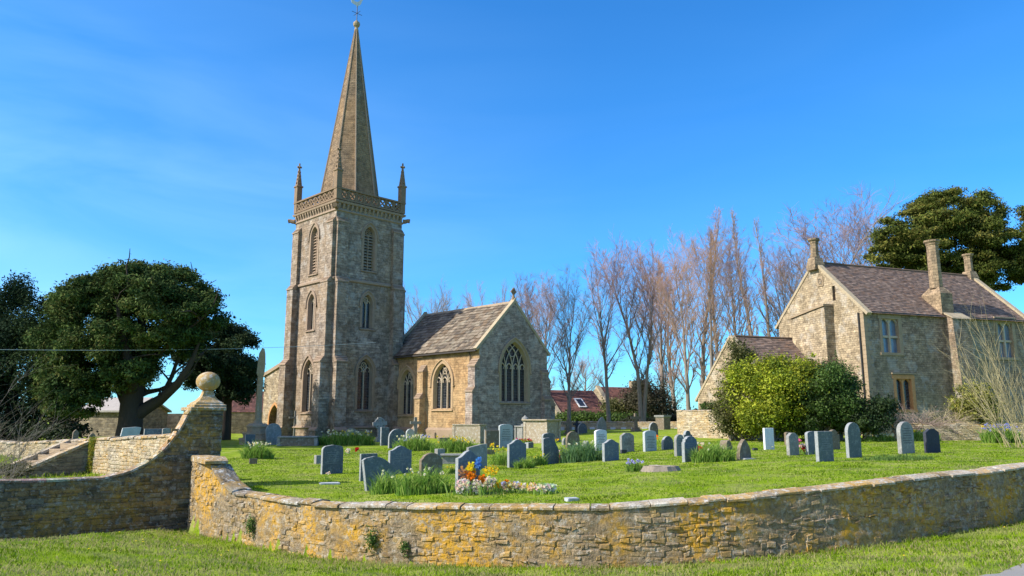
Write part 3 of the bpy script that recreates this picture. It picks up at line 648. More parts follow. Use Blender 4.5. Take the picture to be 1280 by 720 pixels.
def pointed_window(parent, mk, pl, wd, h, lights=2, k=.85, style='two', tr='tracery', sur='trim', hood=True, fill=None, bw=.08):
    o, sp, R = arch(wd, h, k); m = mk(); w1 = wd + .40; o1, _, _ = arch(w1, h + .22, k); o2, _, _ = arch(wd - .02, h - .01, k); o3, _, _ = arch(wd - .22, h - .12, k)
    rings = [[pl.p(u, -.02, z) for u, z in o1], [pl.p(u, .03, z) for u, z in o1], [pl.p(u, .03, z) for u, z in o2], [pl.p(u, -.30, z) for u, z in o3]]
    m.loft(rings, close=False, caps=False); m.prism([pl.p(-w1 / 2, -.3, -.16), pl.p(-w1 / 2, .1, -.16), pl.p(-w1 / 2, .1, -.10), pl.p(-w1 / 2, -.3, .04)], pl.u * w1)
    win = m.build('window', MAT[sur], parent)
    if hood:
        m = mk(); oh, _, _ = arch(w1 + .1, h + .28, k); pts = [pl.p(u, .05, z) for u, z in oh if z > sp - .3]; m.tube([pl.p(-(w1 + .1) / 2 - .1, .05, sp - .28)] + [pl.p(-(w1 + .1) / 2, .05, sp - .28)] + pts[0:] + [pl.p((w1 + .1) / 2, .05, sp - .28), pl.p((w1 + .1) / 2 + .1, .05, sp - .28)], .07, 6); m.build('hood_mould', MAT[sur], win)
    m = mk(); D = -.26; lw = wd / lights; hs = sp - lw * .15
    def T(pts, r=None): m.tube([pl.p(u, D, z) for u, z in pts], (r or bw) * .62, 5)
    for i in range(1, lights): m.bar(pl.p(-wd / 2 + i * lw, D, 0), pl.p(-wd / 2 + i * lw, D, hs + lw * .2), bw, .14, up=tuple(pl.n))
    for i in range(lights):
        u0 = -wd / 2 + (i + .5) * lw; a, s2, _ = arch(lw, lw * .95, .8, 5); T([(u0 + u, hs - .15 + z) for u, z in a[1:-1]])
        for sgn in (-1, 1): T([(u0 + sgn * lw * .42, hs + .15), (u0 + sgn * lw * .16, hs + .12), (u0 + sgn * lw * .30, hs + lw * .42)], bw * .7)
    if lights == 2 or style == 'two':
        r0 = wd * .2; zc = sp + (h - sp) * .42; T([(r0 * cos(t * pi / 6) * .9, zc + r0 * 1.15 * sin(t * pi / 6)) for t in range(13)])
        for t in range(4):
            T([(r0 * .55 * cos(t * pi / 2 + pi / 4) + r0 * .36 * cos(q * pi / 4), zc + r0 * .6 * sin(t * pi / 2 + pi / 4) + r0 * .36 * sin(q * pi / 4)) for q in range(9)], bw * .5)
    else:
        for i in range(1, lights):
            u0 = -wd / 2 + i * lw
            for sg in (-1, 1):
                c_ = u0 + sg * R; pts = []
                for q in range(0, 26):
                    a = q * .06; u = c_ - sg * R * cos(a); z = sp + R * sin(a)
                    if not inside(u, z, wd, h, k): break
                    pts.append((u, z))
                if len(pts) > 1: T(pts, bw * .85)
        T([(.11 * wd * cos(t * pi / 5), sp + (h - sp) * .60 + .11 * wd * sin(t * pi / 5)) for t in range(11)], bw * .7)
    if fill == 'louvre':
        z = .1
        while z < sp + .1:
            for i in range(lights): u0 = -wd / 2 + i * lw; m.prism([pl.p(u0 + .04, D + .08, z), pl.p(u0 + .04, D + .10, z + .03), pl.p(u0 + .04, D - .06, z + .20), pl.p(u0 + .04, D - .08, z + .17)], pl.u * (lw - .08))
            z += .24
    m.build('tracery', MAT['tower_trim' if fill else tr], win)
    m = mk(); m.add([pl.p(u, -.33, z) for u, z in o], [tuple(range(len(o)))]); m.build('glass', MAT['belfry_shade' if fill == 'louvre' else 'glass'], win)  # behind louvres no glass: a black sheet stands for the unlit belfry
    return win
TS = 6.5; I = .16
# ---- tower walls
tw = CM(); tw.box(I, I, 0, TS - I, TS - I, 18.15); tower = tw.build('tower', MAT['tower_stone'], church)
SF = lambda y, z: Plane((I, y, z), (0, -1, 0), (-1, 0, 0)); EF = lambda x, z: Plane((x, I, z), (1, 0, 0), (0, -1, 0))
wins = []
m_ = TS / 2
def rowz(pt, pb, l): return cz(pb, *l), cz(pt, *l)
WT = [('S', 283, 342, 1.05, 2, 'louvre'), ('S', 367, 412, 1.0, 2, None), ('S', 449, 515, 1.45, 2, None), ('E', 283, 338, 1.05, 2, 'louvre'), ('E', 368, 410, .95, 2, None), ('E', 448, 512, 1.35, 2, None)]
cm = CM()
for side, pt, pb, wd, li, fl in WT:
    l = (I, m_) if side == 'S' else (m_, I); z0, z1 = rowz(pt, pb, l); pl = SF(m_, z0) if side == 'S' else EF(m_, z0)
    pl = Plane(pl.o, pl.u, pl.n); wins.append((pl, wd, z1 - z0, li, fl)); cutter(cm, pl, wd, z1 - z0, .85)
cut(tower, cm)
for pl, wd, h, li, fl in wins: pointed_window(church, CM, pl, wd, h, li, fill=fl, sur='tower_trim', bw=.07)
# ---- string courses, cornice
zs = cz(347, 0, 0); zlow = cz(445, 0, 0); ztop = 18.15
def band(z0, z1, e, e2=None, name='string_course', mat='tower_trim'):
    e2 = e if e2 is None else e2; m = CM(); q = lambda r, z: [(-r + I, -r + I, z), (TS - I + r, -r + I, z), (TS - I + r, TS - I + r, z), (-r + I, TS - I + r, z)]
    m.loft([q(.01, z0 - .06), q(e, z0), q(e2, z1), q(.01, z1 + .10)]); return m.build(name, MAT[mat], church)
band(zs - .06, zs + .08, .13); band(1.05, 1.12, .14, name='plinth'); band(17.55, 17.62, .09)
# corbel table
m = CM()
for k in range(16):
    a = .25 + k * .39
    for (x, y, dx, dy) in ((I, a, -1, 0), (a, I, 0, -1)):
        if dx: m.prism([(x, y, 17.66), (x - .16, y, 18.0), (x - .16, y, 18.12), (x, y, 18.12)], (0, .17, 0))
        else: m.prism([(x, y, 17.66), (x, y - .16, 18.0), (x, y - .16, 18.12), (x, y, 18.12)], (.17, 0, 0))
m.build('corbel_table', MAT['tower_trim'], church)
band(18.15, 18.30, .20, .24, 'cornice')
# parapet with pierced quatrefoils
zp0, zp1 = 18.42, cz(233, 0, 0) + .02
m = CM(); e = .0; T_ = .2
def prail(z0, z1, o=0.):
    for (x0, y0, x1, y1) in ((-o, -o, TS + o, T_ + o), (-o, TS - T_ - o, TS + o, TS + o), (-o, T_ + o, T_ + o, TS - T_ - o), (TS - T_ - o, T_ + o, TS + o, TS - T_ - o)): m.box(x0, y0, z0, x1, y1, z1)
prail(zp0 - .02, zp0 + .1); prail(zp1 - .12, zp1, .05)
bay = (TS - .8) / 8; zc = (zp0 + .1 + zp1 - .12) / 2; hh = (zp1 - zp0 - .22) / 2
for k in range(9):
    a = .4 + k * bay
    for P in ((lambda u, z: Vector((.1, u, z)), (1, 0, 0)), (lambda u, z: Vector((u, .1, z)), (0, 1, 0)), (lambda u, z: Vector((TS - .1, u, z)), (1, 0, 0)), (lambda u, z: Vector((u, TS - .1, z)), (0, 1, 0))):
        f, up = P; m.bar(f(a, zc - hh), f(a, zc + hh), .09, .16, up=up)
        if k < 8:
            c_ = a + bay / 2; pts = [f(c_ + bay * .40 * cos(t * pi / 6), zc + hh * .9 * sin(t * pi / 6)) for t in range(13)]; m.tube(pts, .06, 5)
            m.bar(f(a, zc - hh), f(a + bay, zc + hh), .085, .12, up=up); m.bar(f(a, zc + hh), f(a + bay, zc - hh), .085, .12, up=up)
m.box(-.01, -.01, zp0, .42, .42, zp1 + .01); m.box(TS - .42, -.01, zp0, TS + .01, .42, zp1 + .01); m.box(-.01, TS - .42, zp0, .42, TS + .01, zp1 + .01); m.box(TS - .42, TS - .42, zp0, TS + .01, TS + .01, zp1 + .01)
m.build('parapet', MAT['pinnacle_stone'], church)
# tower roof deck
m = CM(); m.box(I + .02, I + .02, 18.16, TS - I - .02, TS - I - .02, 18.5); m.build('tower_roof', MAT['lead'], church)
# pinnacles
def pinnacle(x, y):
    m = CM(); z = zp1 + .02; sq = lambda r, zz: [(x - r, y - r, zz), (x + r, y - r, zz), (x + r, y + r, zz), (x - r, y + r, zz)]
    m.loft([sq(.23, z), sq(.23, z + 1.25), sq(.29, z + 1.3), sq(.29, z + 1.4), sq(.2, z + 1.46), sq(.05, z + 3.0)])
    p = m.build('pinnacle', MAT['pinnacle_stone'], church); m = CM()
    for k in range(4):
        zz = z + 1.6 + k * .33; r = .2 - k * .04
        for a in range(4): m.box(x + r * (1, 0, -1, 0)[a] - .05, y + r * (0, 1, 0, -1)[a] - .05, zz, x + r * (1, 0, -1, 0)[a] + .05, y + r * (0, 1, 0, -1)[a] + .05, zz + .12)
    m.box(x - .2, y - .06, z + 3.02, x + .2, y + .06, z + 3.12); m.box(x - .06, y - .2, z + 3.03, x + .06, y + .2, z + 3.11); m.box(x - .05, y - .05, z + 2.95, x + .05, y + .05, z + 3.4)
    m.build('crocket', MAT['pinnacle_stone'], p)
for x, y in ((.2, .2), (TS - .2, .2), (.2, TS - .2), (TS - .2, TS - .2)): pinnacle(x, y)
# gargoyles
for x, y, dx, dy in ((.1, .1, -1, -1), (.1, TS - .1, -1, 1), (TS - .1, .1, 1, -1)):
    m = CM(); d = Vector((dx, dy, 0)).normalized(); a = Vector((x, y, 17.75)); m.tube([a, a + d * .2, a + d * .38 + Vector((0, 0, .06)), a + d * .55 + Vector((0, 0, .03))], [.2, .18, .16, .19], 7, caps=True)
    m.build('gargoyle', MAT['pinnacle_stone'], church)
# buttresses
def buttress(mk, parent, base, out, along, wd, stages, mat='tower_stone', z0=0):
    o = Vector(out); al = Vector(along); b = Vector(base); m = mk(); z = z0
    for i, (zt_, pr) in enumerate(stages):
        nx = stages[i + 1][1] if i + 1 < len(stages) else -.02; slope = (pr - nx) * 1.3
        prof = [(-.1, z), (pr, z), (pr, zt_ - slope), (nx, zt_), (-.1, zt_)]
        m.prism([b + o * d + Vector((0, 0, zz)) for d, zz in prof], al * wd); z = zt_
    ob = m.build('buttress', MAT[mat], parent); m = mk()
    for i, (zt_, pr) in enumerate(stages):
        nx = stages[i + 1][1] if i + 1 < len(stages) else 0; slope = (pr - nx) * 1.3
        if pr - nx < .12: continue
        n_ = 3 if slope > .25 else 1; pf = [(pr + .05, zt_ - slope - .04)]; m = mk()
        for q in range(n_):
            t0 = q / n_; t1 = (q + 1) / n_; d0 = pr - (pr - nx) * t0 + .05; d1 = pr - (pr - nx) * t1; za = zt_ - slope + slope * t0; zb_ = zt_ - slope + slope * t1
            pf += [(d0, za + .06), (d1 + .01, zb_ + .04)]
        pf += [(nx - .03, zt_), (nx - .03, zt_ - slope - .04)]
        m.prism([b - al * .04 + o * d + Vector((0, 0, zz)) for d, zz in pf], al * (wd + .08)); m.build('weathering', MAT['tower_trim'], ob)
    return ob
st = [(1.12, .98), (zlow, .82), (zs + .1, .52), (17.0, .26)]
BWD = .95; e = I
for (base, out, al) in (((e, e + .02, 0), (-1, 0, 0), (0, 1, 0)), ((e, TS - e - BWD - .02, 0), (-1, 0, 0), (0, 1, 0)), ((e + .02, e, 0), (0, -1, 0), (1, 0, 0)), ((TS - e - BWD - .02, e, 0), (0, -1, 0), (1, 0, 0)), ((TS - e, e + .02, 0), (1, 0, 0), (0, 1, 0)), ((e + .02, TS - e, 0), (0, 1, 0), (1, 0, 0))):
    buttress(CM, church, base, out, al, BWD, st)
# spire
zsb = 18.45; cxs = TS / 2; zst = cz(36, cxs, cxs); r0 = 2.55
m = CM(); m.loft([[(cxs + r0 * (1 - k * .955) * cos(pi / 8 + j * pi / 4), cxs + r0 * (1 - k * .955) * sin(pi / 8 + j * pi / 4), zsb + (zst - zsb) * k) for j in range(8)] for k in (0, .25, .5, .75, 1)])
m.build('spire', MAT['spire_stone'], church); m = CM()
for j in range(8):
    a = pi / 8 + j * pi / 4; m.tube([(cxs + r0 * 1.01 * cos(a), cxs + r0 * 1.01 * sin(a), zsb), (cxs + r0 * .05 * cos(a), cxs + r0 * .05 * sin(a), zst - .1)], [.085, .05], 5)
m.build('spire_rib', MAT['tower_trim'], church)
m = CM(); m.lathe([(.14, zst - .3), (.2, zst - .15), (.14, zst), (.13, zst + .12), (.26, zst + .25), (.3, zst + .42), (.26, zst + .58), (.12, zst + .66), (.1, zst + .75)], cxs, cxs, 12); m.build('finial', MAT['trim'], church)
vz = zst + .7; m = CM(); m.tube([(cxs, cxs, vz), (cxs, cxs, vz + 1.5)], .035, 6)
for d in ((1, 0), (0, 1)): m.tube([(cxs - d[0] * .5, cxs - d[1] * .5, vz + .75), (cxs + d[0] * .5, cxs + d[1] * .5, vz + .75)], .022, 5)
vane = m.build('weathervane', MAT['wire'], church)
m = CM(); sil = [(-.62, .32), (-.70, .62), (-.58, .86), (-.44, .62), (-.26, .46), (.02, .44), (.22, .62), (.30, .84), (.40, .92), (.46, .84), (.58, .76), (.47, .72), (.46, .48), (.34, .22), (.12, .06), (.08, -.1), (-.08, -.1), (-.10, .06), (-.34, .16)]
dv = Vector((.9, -.43, 0)).normalized(); m.prism([Vector((cxs, cxs, vz + 1.45)) + dv * u * .8 + Vector((0, 0, z * .8)) + Vector((.43, .9, 0)) * -.03 for u, z in sil], Vector((.43, .9, 0)) * .06); m.build('cockerel', MAT['gilt'], vane)
# ---- chancel
X0, X1, Y0, Y1 = 5.8, 12.8, -10.0, .75; EV = 6.75; AP = 10.25; XM = (X0 + X1) / 2
m = CM(); pent = [(X0, Y0, 0), (X1, Y0, 0), (X1, Y0, EV), (XM, Y0, AP), (X0, Y0, EV)]
m.prism(pent, (0, Y1 - Y0, 0), m=0)
# south wall gets its own stone (material 1), gable the grey stone
ch = m.build('chancel', [MAT['east_stone'], MAT['south_stone']], church)
cm = CM(); chw = []
zb_, zt_ = cz(502, XM, Y0), cz(427, XM, Y0); pE = Plane((XM, Y0, zb_), (1, 0, 0), (0, -1, 0)); chw.append((pE, 2.75, zt_ - zb_, 4, .78)); cutter(cm, pE, 2.75, zt_ - zb_, .78)
for y, pt, pb, wd in ((-6.0, 454, 511, 2.05), (-1.75, 462, 518, 1.7)):
    a, b = cz(pb, X0, y), cz(pt, X0, y); pl = Plane((X0, y, a), (0, -1, 0), (-1, 0, 0)); chw.append((pl, wd, b - a, 3, .72)); cutter(cm, pl, wd, b - a, .72)
dz0 = .3; pd = Plane((X0, -3.7, .75), (0, -1, 0), (-1, 0, 0)); cutter(cm, pd, .85, 1.75, .8, .35)
cut(ch, cm)
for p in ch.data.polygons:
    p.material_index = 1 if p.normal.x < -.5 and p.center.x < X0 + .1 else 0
for pl, wd, h, li, k in chw: pointed_window(church, CM, pl, wd, h, li, k, style='inter' , sur='trim_south' if li == 3 else 'trim')
m = CM(); o, _, _ = arch(.84, 1.74, .8); m.prism([pd.p(u, -.2, z) for u, z in o], pd.n * -.08); dr = m.build('door', MAT['wood_dark'], church)
m = CM(); o1, _, _ = arch(1.15, 1.93, .8); o2, _, _ = arch(.84, 1.74, .8); m.loft([[pd.p(u, -.01, z) for u, z in o1], [pd.p(u, .04, z) for u, z in o1], [pd.p(u, .04, z) for u, z in o2], [pd.p(u, -.2, z) for u, z in o2]], close=False, caps=False); m.build('door_surround', MAT['trim_orange'], dr)
# plinth
m = CM(); m.prism([(X0, 0, 0), (X0 - .16, 0, 0), (X0 - .16, 0, .95), (X0, 0, 1.12)], (0, Y0 - .0, 0)); m.build('plinth', MAT['tower_trim'], church)
m = CM(); m.prism([(0, Y0, 0), (0, Y0 - .16, 0), (0, Y0 - .16, .95), (0, Y0, 1.12)], (0, 0, 0)) if False else m.loft([[(X0 - .16, Y0, 0), (X0 - .16, Y0 - .16, 0), (X0 - .16, Y0 - .16, .95), (X0 - .16, Y0, 1.12)], [(X1 + .16, Y0, 0), (X1 + .16, Y0 - .16, 0), (X1 + .16, Y0 - .16, .95), (X1 + .16, Y0, 1.12)]]); m.build('plinth', MAT['trim'], church)
# buttresses
cst = [(1.2, .95), (3.4, .75), (5.6, .45)]
buttress(CM, church, (X0, -4.15, 0), (-1, 0, 0), (0, 1, 0), .6, [(1.2, .8), (3.6, .62), (5.7, .35)], 'south_stone')
buttress(CM, church, (X0, Y0 + .02, 0), (-1, 0, 0), (0, 1, 0), .72, [(1.2, .85), (3.9, .62), (5.9, .4)], 'east_stone')
buttress(CM, church, (X1 - .74, Y0, 0), (0, -1, 0), (1, 0, 0), .7, [(1.2, .6), (3.4, .4), (5.4, .2)], 'east_stone')
buttress(CM, church, (X1, Y0 + .02, 0), (1, 0, 0), (0, 1, 0), .7, [(1.2, 1.2), (3.4, .9), (5.0, .4)], 'east_stone')
def slates(parent, mk, name, mat, O, U, S, L, H, rh, sw, th, pal, r, rag=.02, grad=1.0):
    U = Vector(U).normalized(); S = Vector(S).normalized(); Nn = U.cross(S).normalized(); Nn = -Nn if Nn.z < 0 else Nn; O = Vector(O); m = mk(); v = 0; row = 0; h = rh * grad
    while v < H - .02:
        u = -r.uniform(0, sw); h = rh * (grad + (1 - grad) * v / H)
        while u < L:
            w_ = sw * r.uniform(.7, 1.35); a = max(u, 0) + .004; b = min(u + w_, L) - .004; u += w_
            if b - a < .04: continue
            v0 = v - r.uniform(0, rag); v1 = min(v + h * 1.15, H + .02); t = th * r.uniform(.7, 1.5); lift = r.uniform(0, .008)
            c = pal[r.randrange(len(pal))]; f = r.uniform(.75, 1.2); c = tuple(q * f for q in c)
            P = lambda uu, vv, dd: O + U * uu + S * vv + Nn * dd
            m.add([P(a, v0, .012 + th * .9 + lift), P(b, v0, .012 + th * .9 + lift), P(b, v1, .012), P(a, v1, .012), P(a, v0, .012 + th * .9 + t + lift), P(b, v0, .012 + th * .9 + t + lift), P(b, v1, .012 + t * .8), P(a, v1, .012 + t * .8)],
                  [(4, 5, 6, 7), (0, 1, 5, 4), (1, 2, 6, 5), (3, 0, 4, 7), (0, 3, 2, 1)], c)
        v += h; row += 1
    return m.build(name, MAT[mat], parent)
SL = [(.16, .122, .085), (.13, .10, .07), (.19, .15, .105), (.10, .08, .06), (.15, .105, .065), (.24, .19, .135)]
sv = Vector((XM - X0, 0, AP - EV)); H = sv.length
ov = .32; so_ = sv.normalized()
o = Vector((X0, Y0 + .22, EV)) - so_ * ov + Vector((0, 0, .02))
slates(church, CM, 'roof', 'stone_slates', o, (0, 1, 0), sv, Y1 - Y0 - .55, H + ov, .30, .36, .035, SL, random.Random(2), .03, 1.35)
sv2 = Vector((XM - X1, 0, AP - EV)); o = Vector((X1, Y0 + .22, EV)) - sv2.normalized() * ov + Vector((0, 0, .02))
slates(church, CM, 'roof', 'stone_slates', o, (0, 1, 0), sv2, Y1 - Y0 - .55, H + ov, .40, .6, .035, SL, random.Random(3), .03)
m = CM()
for k in range(19): m.prism([(XM - .2, Y0 + .25 + k * .54, AP - .10), (XM, Y0 + .25 + k * .54, AP + .13), (XM + .2, Y0 + .25 + k * .54, AP - .10), (XM, Y0 + .25 + k * .54, AP - .02)], (0, .53, 0))
m.build('ridge', MAT['trim'], church)
# gable copings, kneelers
for yy in (Y0 - .06, Y1 - .34):
    m = CM(); nr = Vector((-(AP - EV), 0, XM - X0)).normalized()
    for sgn, xe in ((1, X0), (-1, X1)):
        v = Vector((XM - xe, 0, AP - EV)); nn = Vector((-v.z * sgn, 0, abs(v.x))).normalized(); vs = v.normalized()
        a = Vector((xe, yy, EV)) - vs * .35; b = Vector((XM, yy, AP)); nst = 7
        for k in range(nst):
            p0 = a + (b - a) * (k / nst) + vs * .005; p1 = a + (b - a) * ((k + 1) / nst) - vs * .005
            m.prism([p0 - nn * .02, p1 - nn * .02, p1 + nn * .17, p0 + nn * .17], (0, .36, 0))
    m.prism([(XM - .22, yy - .01, AP + .0), (XM + .22, yy - .01, AP + .0), (XM, yy - .01, AP + .34)], (0, .38, 0))
    m.build('gable_coping', MAT['trim_pale'], church)
m = CM(); z = AP + .25; y = Y0 + .12
m.loft([[(XM - .12, y - .12, z), (XM + .12, y - .12, z), (XM + .12, y + .12, z), (XM - .12, y + .12, z)], [(XM - .07, y - .07, z + .2), (XM + .07, y - .07, z + .2), (XM + .07, y + .07, z + .2), (XM - .07, y + .07, z + .2)]])
m.bar((XM, y, z + .15), (XM, y, z + .85), .12); m.bar((XM - .27, y, z + .56), (XM + .27, y, z + .56), .11, .12); m.tube([(XM + .19 * cos(t * pi / 6), y, z + .56 + .19 * sin(t * pi / 6)) for t in range(13)], .05, 5)
m.build('gable_cross', MAT['pinnacle_stone'], church)
m = CM(); m.bar((X0 - .28, Y0 + .05, EV - .28), (X0 - .28, Y1, EV - .28), .13, .11); m.build('gutter', MAT['gutter'], church)
for y in (Y0 + .85, ): m = CM(); m.tube([(X0 - .28, y, EV - .3), (X0 - .1, y, EV - .6), (X0 - .1, y, .5)], .05, 6); m.build('downpipe', MAT['downpipe'], church)
# ---- nave behind the tower and the low west range with a raked parapet
m = CM(); m.prism([(X0 + .02, .76, 0), (X1 + 1.2, .76, 0), (X1 + 1.2, .76, 6.0), (XM + .5, .76, 8.6), (X0 + .02, .76, 6.0)], (0, 15, 0)); m.build('nave', MAT['south_stone'], church)
m = CM(); zl, zr = cz(470, I, 10.7), cz(452, I, 6.6)
wpoly = [(I + .3, 6.52, 0), (I + .3, 10.9, 0), (I + .3, 10.9, zl), (I + .3, 6.52, zr + .2)]
m.prism(wpoly, (5.4, 0, 0)); po = m.build('porch', MAT['house_gable'], church)
cm = CM(); pp = Plane((I + .3, 8.85, .5), (0, -1, 0), (-1, 0, 0)); hp = cz(506, I, 8.85) - .5; cutter(cm, pp, 1.7, hp, .8, .6); cut(po, cm)
m = CM(); a = Vector((I + .2, 6.55, zr + .22)); b = Vector((I + .2, 11.05, zl + .02)); m.prism([a, b, b + Vector((0, 0, .22)), a + Vector((0, 0, .22))], (.45, 0, 0)); m.prism([a + Vector((-.04, 0, -.10)), b + Vector((-.04, 0, -.10)), b + Vector((-.04, 0, .01)), a + Vector((-.04, 0, .01))], (.2, 0, 0)); m.build('raked_coping', MAT['trim'], church)
m = CM(); o1, _, _ = arch(2.1, hp + .22, .8); o2, _, _ = arch(1.7, hp, .8); m.loft([[pp.p(u, -.01, z) for u, z in o1], [pp.p(u, .05, z) for u, z in o1], [pp.p(u, .05, z) for u, z in o2], [pp.p(u, -.4, z) for u, z in o2]], close=False, caps=False); dr = m.build('door_surround', MAT['trim_orange'], church)
m = CM(); m.prism([pp.p(u, -.45, z) for u, z in o2], pp.n * -.08); m.build('door', MAT['wood_dark'], dr)
# ================================================================== manor house
HX, HY, HZ_ = 21.9, 46.0, .85; HA = radians(20)
house = empty('stone_house', (HX, HY, HZ_), HA, 'tall old stone house with plum tiled roof and round chimneys behind the bushes', 'house')
DH = Matrix.Translation((0, 0, -HZ_))
def HM(): m = MB(); m.xf = DH; return m
def hw(lx, ly): return HX + lx * cos(HA) - ly * sin(HA), HY + lx * sin(HA) + ly * cos(HA)
def hz(py, lx, ly): return zpy(py, *hw(lx, ly))
HL, HW = 14.7, 7.8; HE = hz(388, 0, 0) - .0; HR = hz(329, 0, HW / 2)
m = HM(); m.prism([(0, 0, .3), (0, HW, .3), (0, HW, HE), (0, HW / 2, HR), (0, 0, HE)], (HL, 0, 0)); hb = m.build('wall', [MAT['house_front'], MAT['house_gable']], house)
def hx_of(px, ly=0):
    lo, hi = -1, 16
    for _ in range(40):
        t = (lo + hi) / 2; x, y = hw(t, ly)
        if x / (y * cos(PIT) + .5) > (px - 640) / F: hi = t
        else: lo = t
    return lo
cm = HM(); hwins = []
for px, pt, pb, wd, tr, gl in ((1117, 398, 441, 1.45, True, 'curtain_glass'), (1128, 473, 512, 1.35, False, 'glass'), (1262, 403, 447, 1.45, True, 'curtain_glass')):
    lx = hx_of(px); z0, z1 = hz(pb, lx, 0), hz(pt, lx, 0); hwins.append((lx, z0, z1, wd, tr, gl)); cm.box(lx - wd / 2, -.3, z0, lx + wd / 2, .45, z1)
# slit and small square panel in the gable
gy_ = 3.85 * .45; zs_ = hz(366, 0, 2.3); cm.box(-.3, 2.18, zs_ - .5, .4, 2.42, zs_ + .45)
cut(hb, cm)
for p in hb.data.polygons: p.material_index = 1 if p.normal.x < -.5 and p.center.x < .1 else 0
for lx, z0, z1, wd, tr, gl in hwins:
    h = z1 - z0; pl = Plane((lx, 0, z0), (1, 0, 0), (0, -1, 0)); m = HM()
    for a, b in ((-wd / 2 - .15, -wd / 2 + .05), (wd / 2 - .05, wd / 2 + .22)): m.prism([pl.p(a, -.25, -.02), pl.p(b, -.25, -.02), pl.p(b, .025, -.02), pl.p(a, .025, -.02)], (0, 0, h + .04))
    m.prism([pl.p(-wd / 2 - .24, -.25, h - .03), pl.p(wd / 2 + .24, -.25, h - .03), pl.p(wd / 2 + .24, .03, h - .03), pl.p(-wd / 2 - .24, .03, h - .03)], (0, 0, .25))
    m.prism([pl.p(-wd / 2 - .24, -.25, -.16), pl.p(wd / 2 + .24, -.25, -.16), pl.p(wd / 2 + .24, .06, -.16), pl.p(-wd / 2 - .24, .06, -.16)], (0, 0, .17))
    win = m.build('window', MAT['trim' if tr else 'trim_orange'], house); m = HM()
    m.bar(pl.p(-wd / 2 - .3, .07, h + .3), pl.p(wd / 2 + .3, .07, h + .3), .09, .09)
    m.build('hood_mould', MAT['trim'], win); m = HM()
    m.bar(pl.p(0, -.16, 0), pl.p(0, -.16, h), .12, .16, up=(0, 1, 0))
    if tr: m.bar(pl.p(-wd / 2, -.16, h * .47), pl.p(wd / 2, -.16, h * .47), .11, .14)
    lw = wd / 2; a_, sp_, R_a = arch(lw - .12, lw * .75, .7, 6)
    for i in (-1, 1):
        c_ = i * lw / 2 + i * -.0; zt2 = h - .04 - lw * .75; pts = [(c_ + u, zt2 + z) for u, z in a_[1:-1]]
        poly = [(c_ - lw / 2 + .02, zt2 + sp_)] + pts + [(c_ + lw / 2 - .02, zt2 + sp_), (c_ + lw / 2 - .02, h), (c_ - lw / 2 + .02, h)]
        for q in range(len(pts) - 1):
            (u0, z0_), (u1, z1_) = pts[q], pts[q + 1]; m.prism([pl.p(u0, -.2, z0_), pl.p(u1, -.2, z1_), pl.p(u1, -.2, h), pl.p(u0, -.2, h)], pl.n * .1)
    m.build('mullion', MAT['trim_orange' if not tr else 'tracery'], win); m = HM(); m.add([pl.p(-wd / 2, -.24, 0), pl.p(wd / 2, -.24, 0), pl.p(wd / 2, -.24, h), pl.p(-wd / 2, -.24, h)], [(0, 1, 2, 3)]); m.build('glass', MAT[gl], win)
PLUM = [(.165, .115, .088), (.14, .10, .08), (.185, .13, .10), (.12, .088, .072), (.18, .115, .08), (.21, .15, .115)]
rs = Vector((0, HW / 2, HR - HE)); Hs = rs.length; ov = .3
slates(house, HM, 'roof', 'clay_tiles', Vector((.35, 0, HE + .02)) - rs.normalized() * ov, (1, 0, 0), rs, HL - .75, Hs + ov, .19, .26, .018, PLUM, random.Random(4), .008)
rs2 = Vector((0, -HW / 2, HR - HE)); slates(house, HM, 'roof', 'clay_tiles', Vector((.35, HW, HE + .02)) - rs2.normalized() * ov, (1, 0, 0), rs2, HL - .75, Hs + ov, .4, .6, .02, PLUM, random.Random(5), .01)
m = HM(); m.tube([(.3, HW / 2, HR + .03), (HL - .35, HW / 2, HR + .03)], .12, 6); m.build('ridge', MAT['clay_ridge'] if 'clay_ridge' in MAT else MAT['wood_dark'], house)
for x in (-.05, HL - .33):
    m = HM()
    for sgn, ye in ((1, 0), (-1, HW)):
        v = Vector((0, HW / 2 - ye, HR - HE)); nn = Vector((0, -v.z * sgn, abs(v.y))).normalized(); vs = v.normalized(); a = Vector((x, ye, HE)) - vs * .42; b = Vector((x, HW / 2, HR))
        for k in range(8):
            p0 = a + (b - a) * (k / 8) + vs * .005; p1 = a + (b - a) * ((k + 1) / 8) - vs * .005; m.prism([p0 - nn * .02, p1 - nn * .02, p1 + nn * .16, p0 + nn * .16], (.38, 0, 0))
    m.build('gable_coping', MAT['trim_pale'], house)
def stack(parent, x, y, zb_, zt_, r, taper=.92, flare=1.35, n=8, base=None):
    m = HM(); h = zt_ - zb_
    prof = [(r * 1.0, zb_), (r * taper, zt_ - .35), (r * (taper + .10), zt_ - .30), (r * (taper + .12), zt_ - .2), (r * flare, zt_ - .1), (r * flare, zt_), (r * .8, zt_), (r * .75, zt_ - .2)]
    m.lathe(prof, x, y, n, rot=pi / n); s_ = m.build('chimney', MAT['chimney_stone'], parent)
    if base:
        m = HM(); b, z0, z1 = base; m.loft([[(x - b, y - b, z0), (x + b, y - b, z0), (x + b, y + b, z0), (x - b, y + b, z0)], [(x - b, y - b, z1 - .25), (x + b, y - b, z1 - .25), (x + b, y + b, z1 - .25), (x - b, y + b, z1 - .25)], [(x - r, y - r, z1 + .25), (x + r, y - r, z1 + .25), (x + r, y + r, z1 + .25), (x - r, y + r, z1 + .25)]]); m.build('chimney_base', MAT['chimney_stone'], s_)
    return s_
stack(house, .12, HW / 2, HR - .1, hz(299, .2, HW / 2), .30, .88, 1.35, base=(.42, HR - .5, HR + .12))
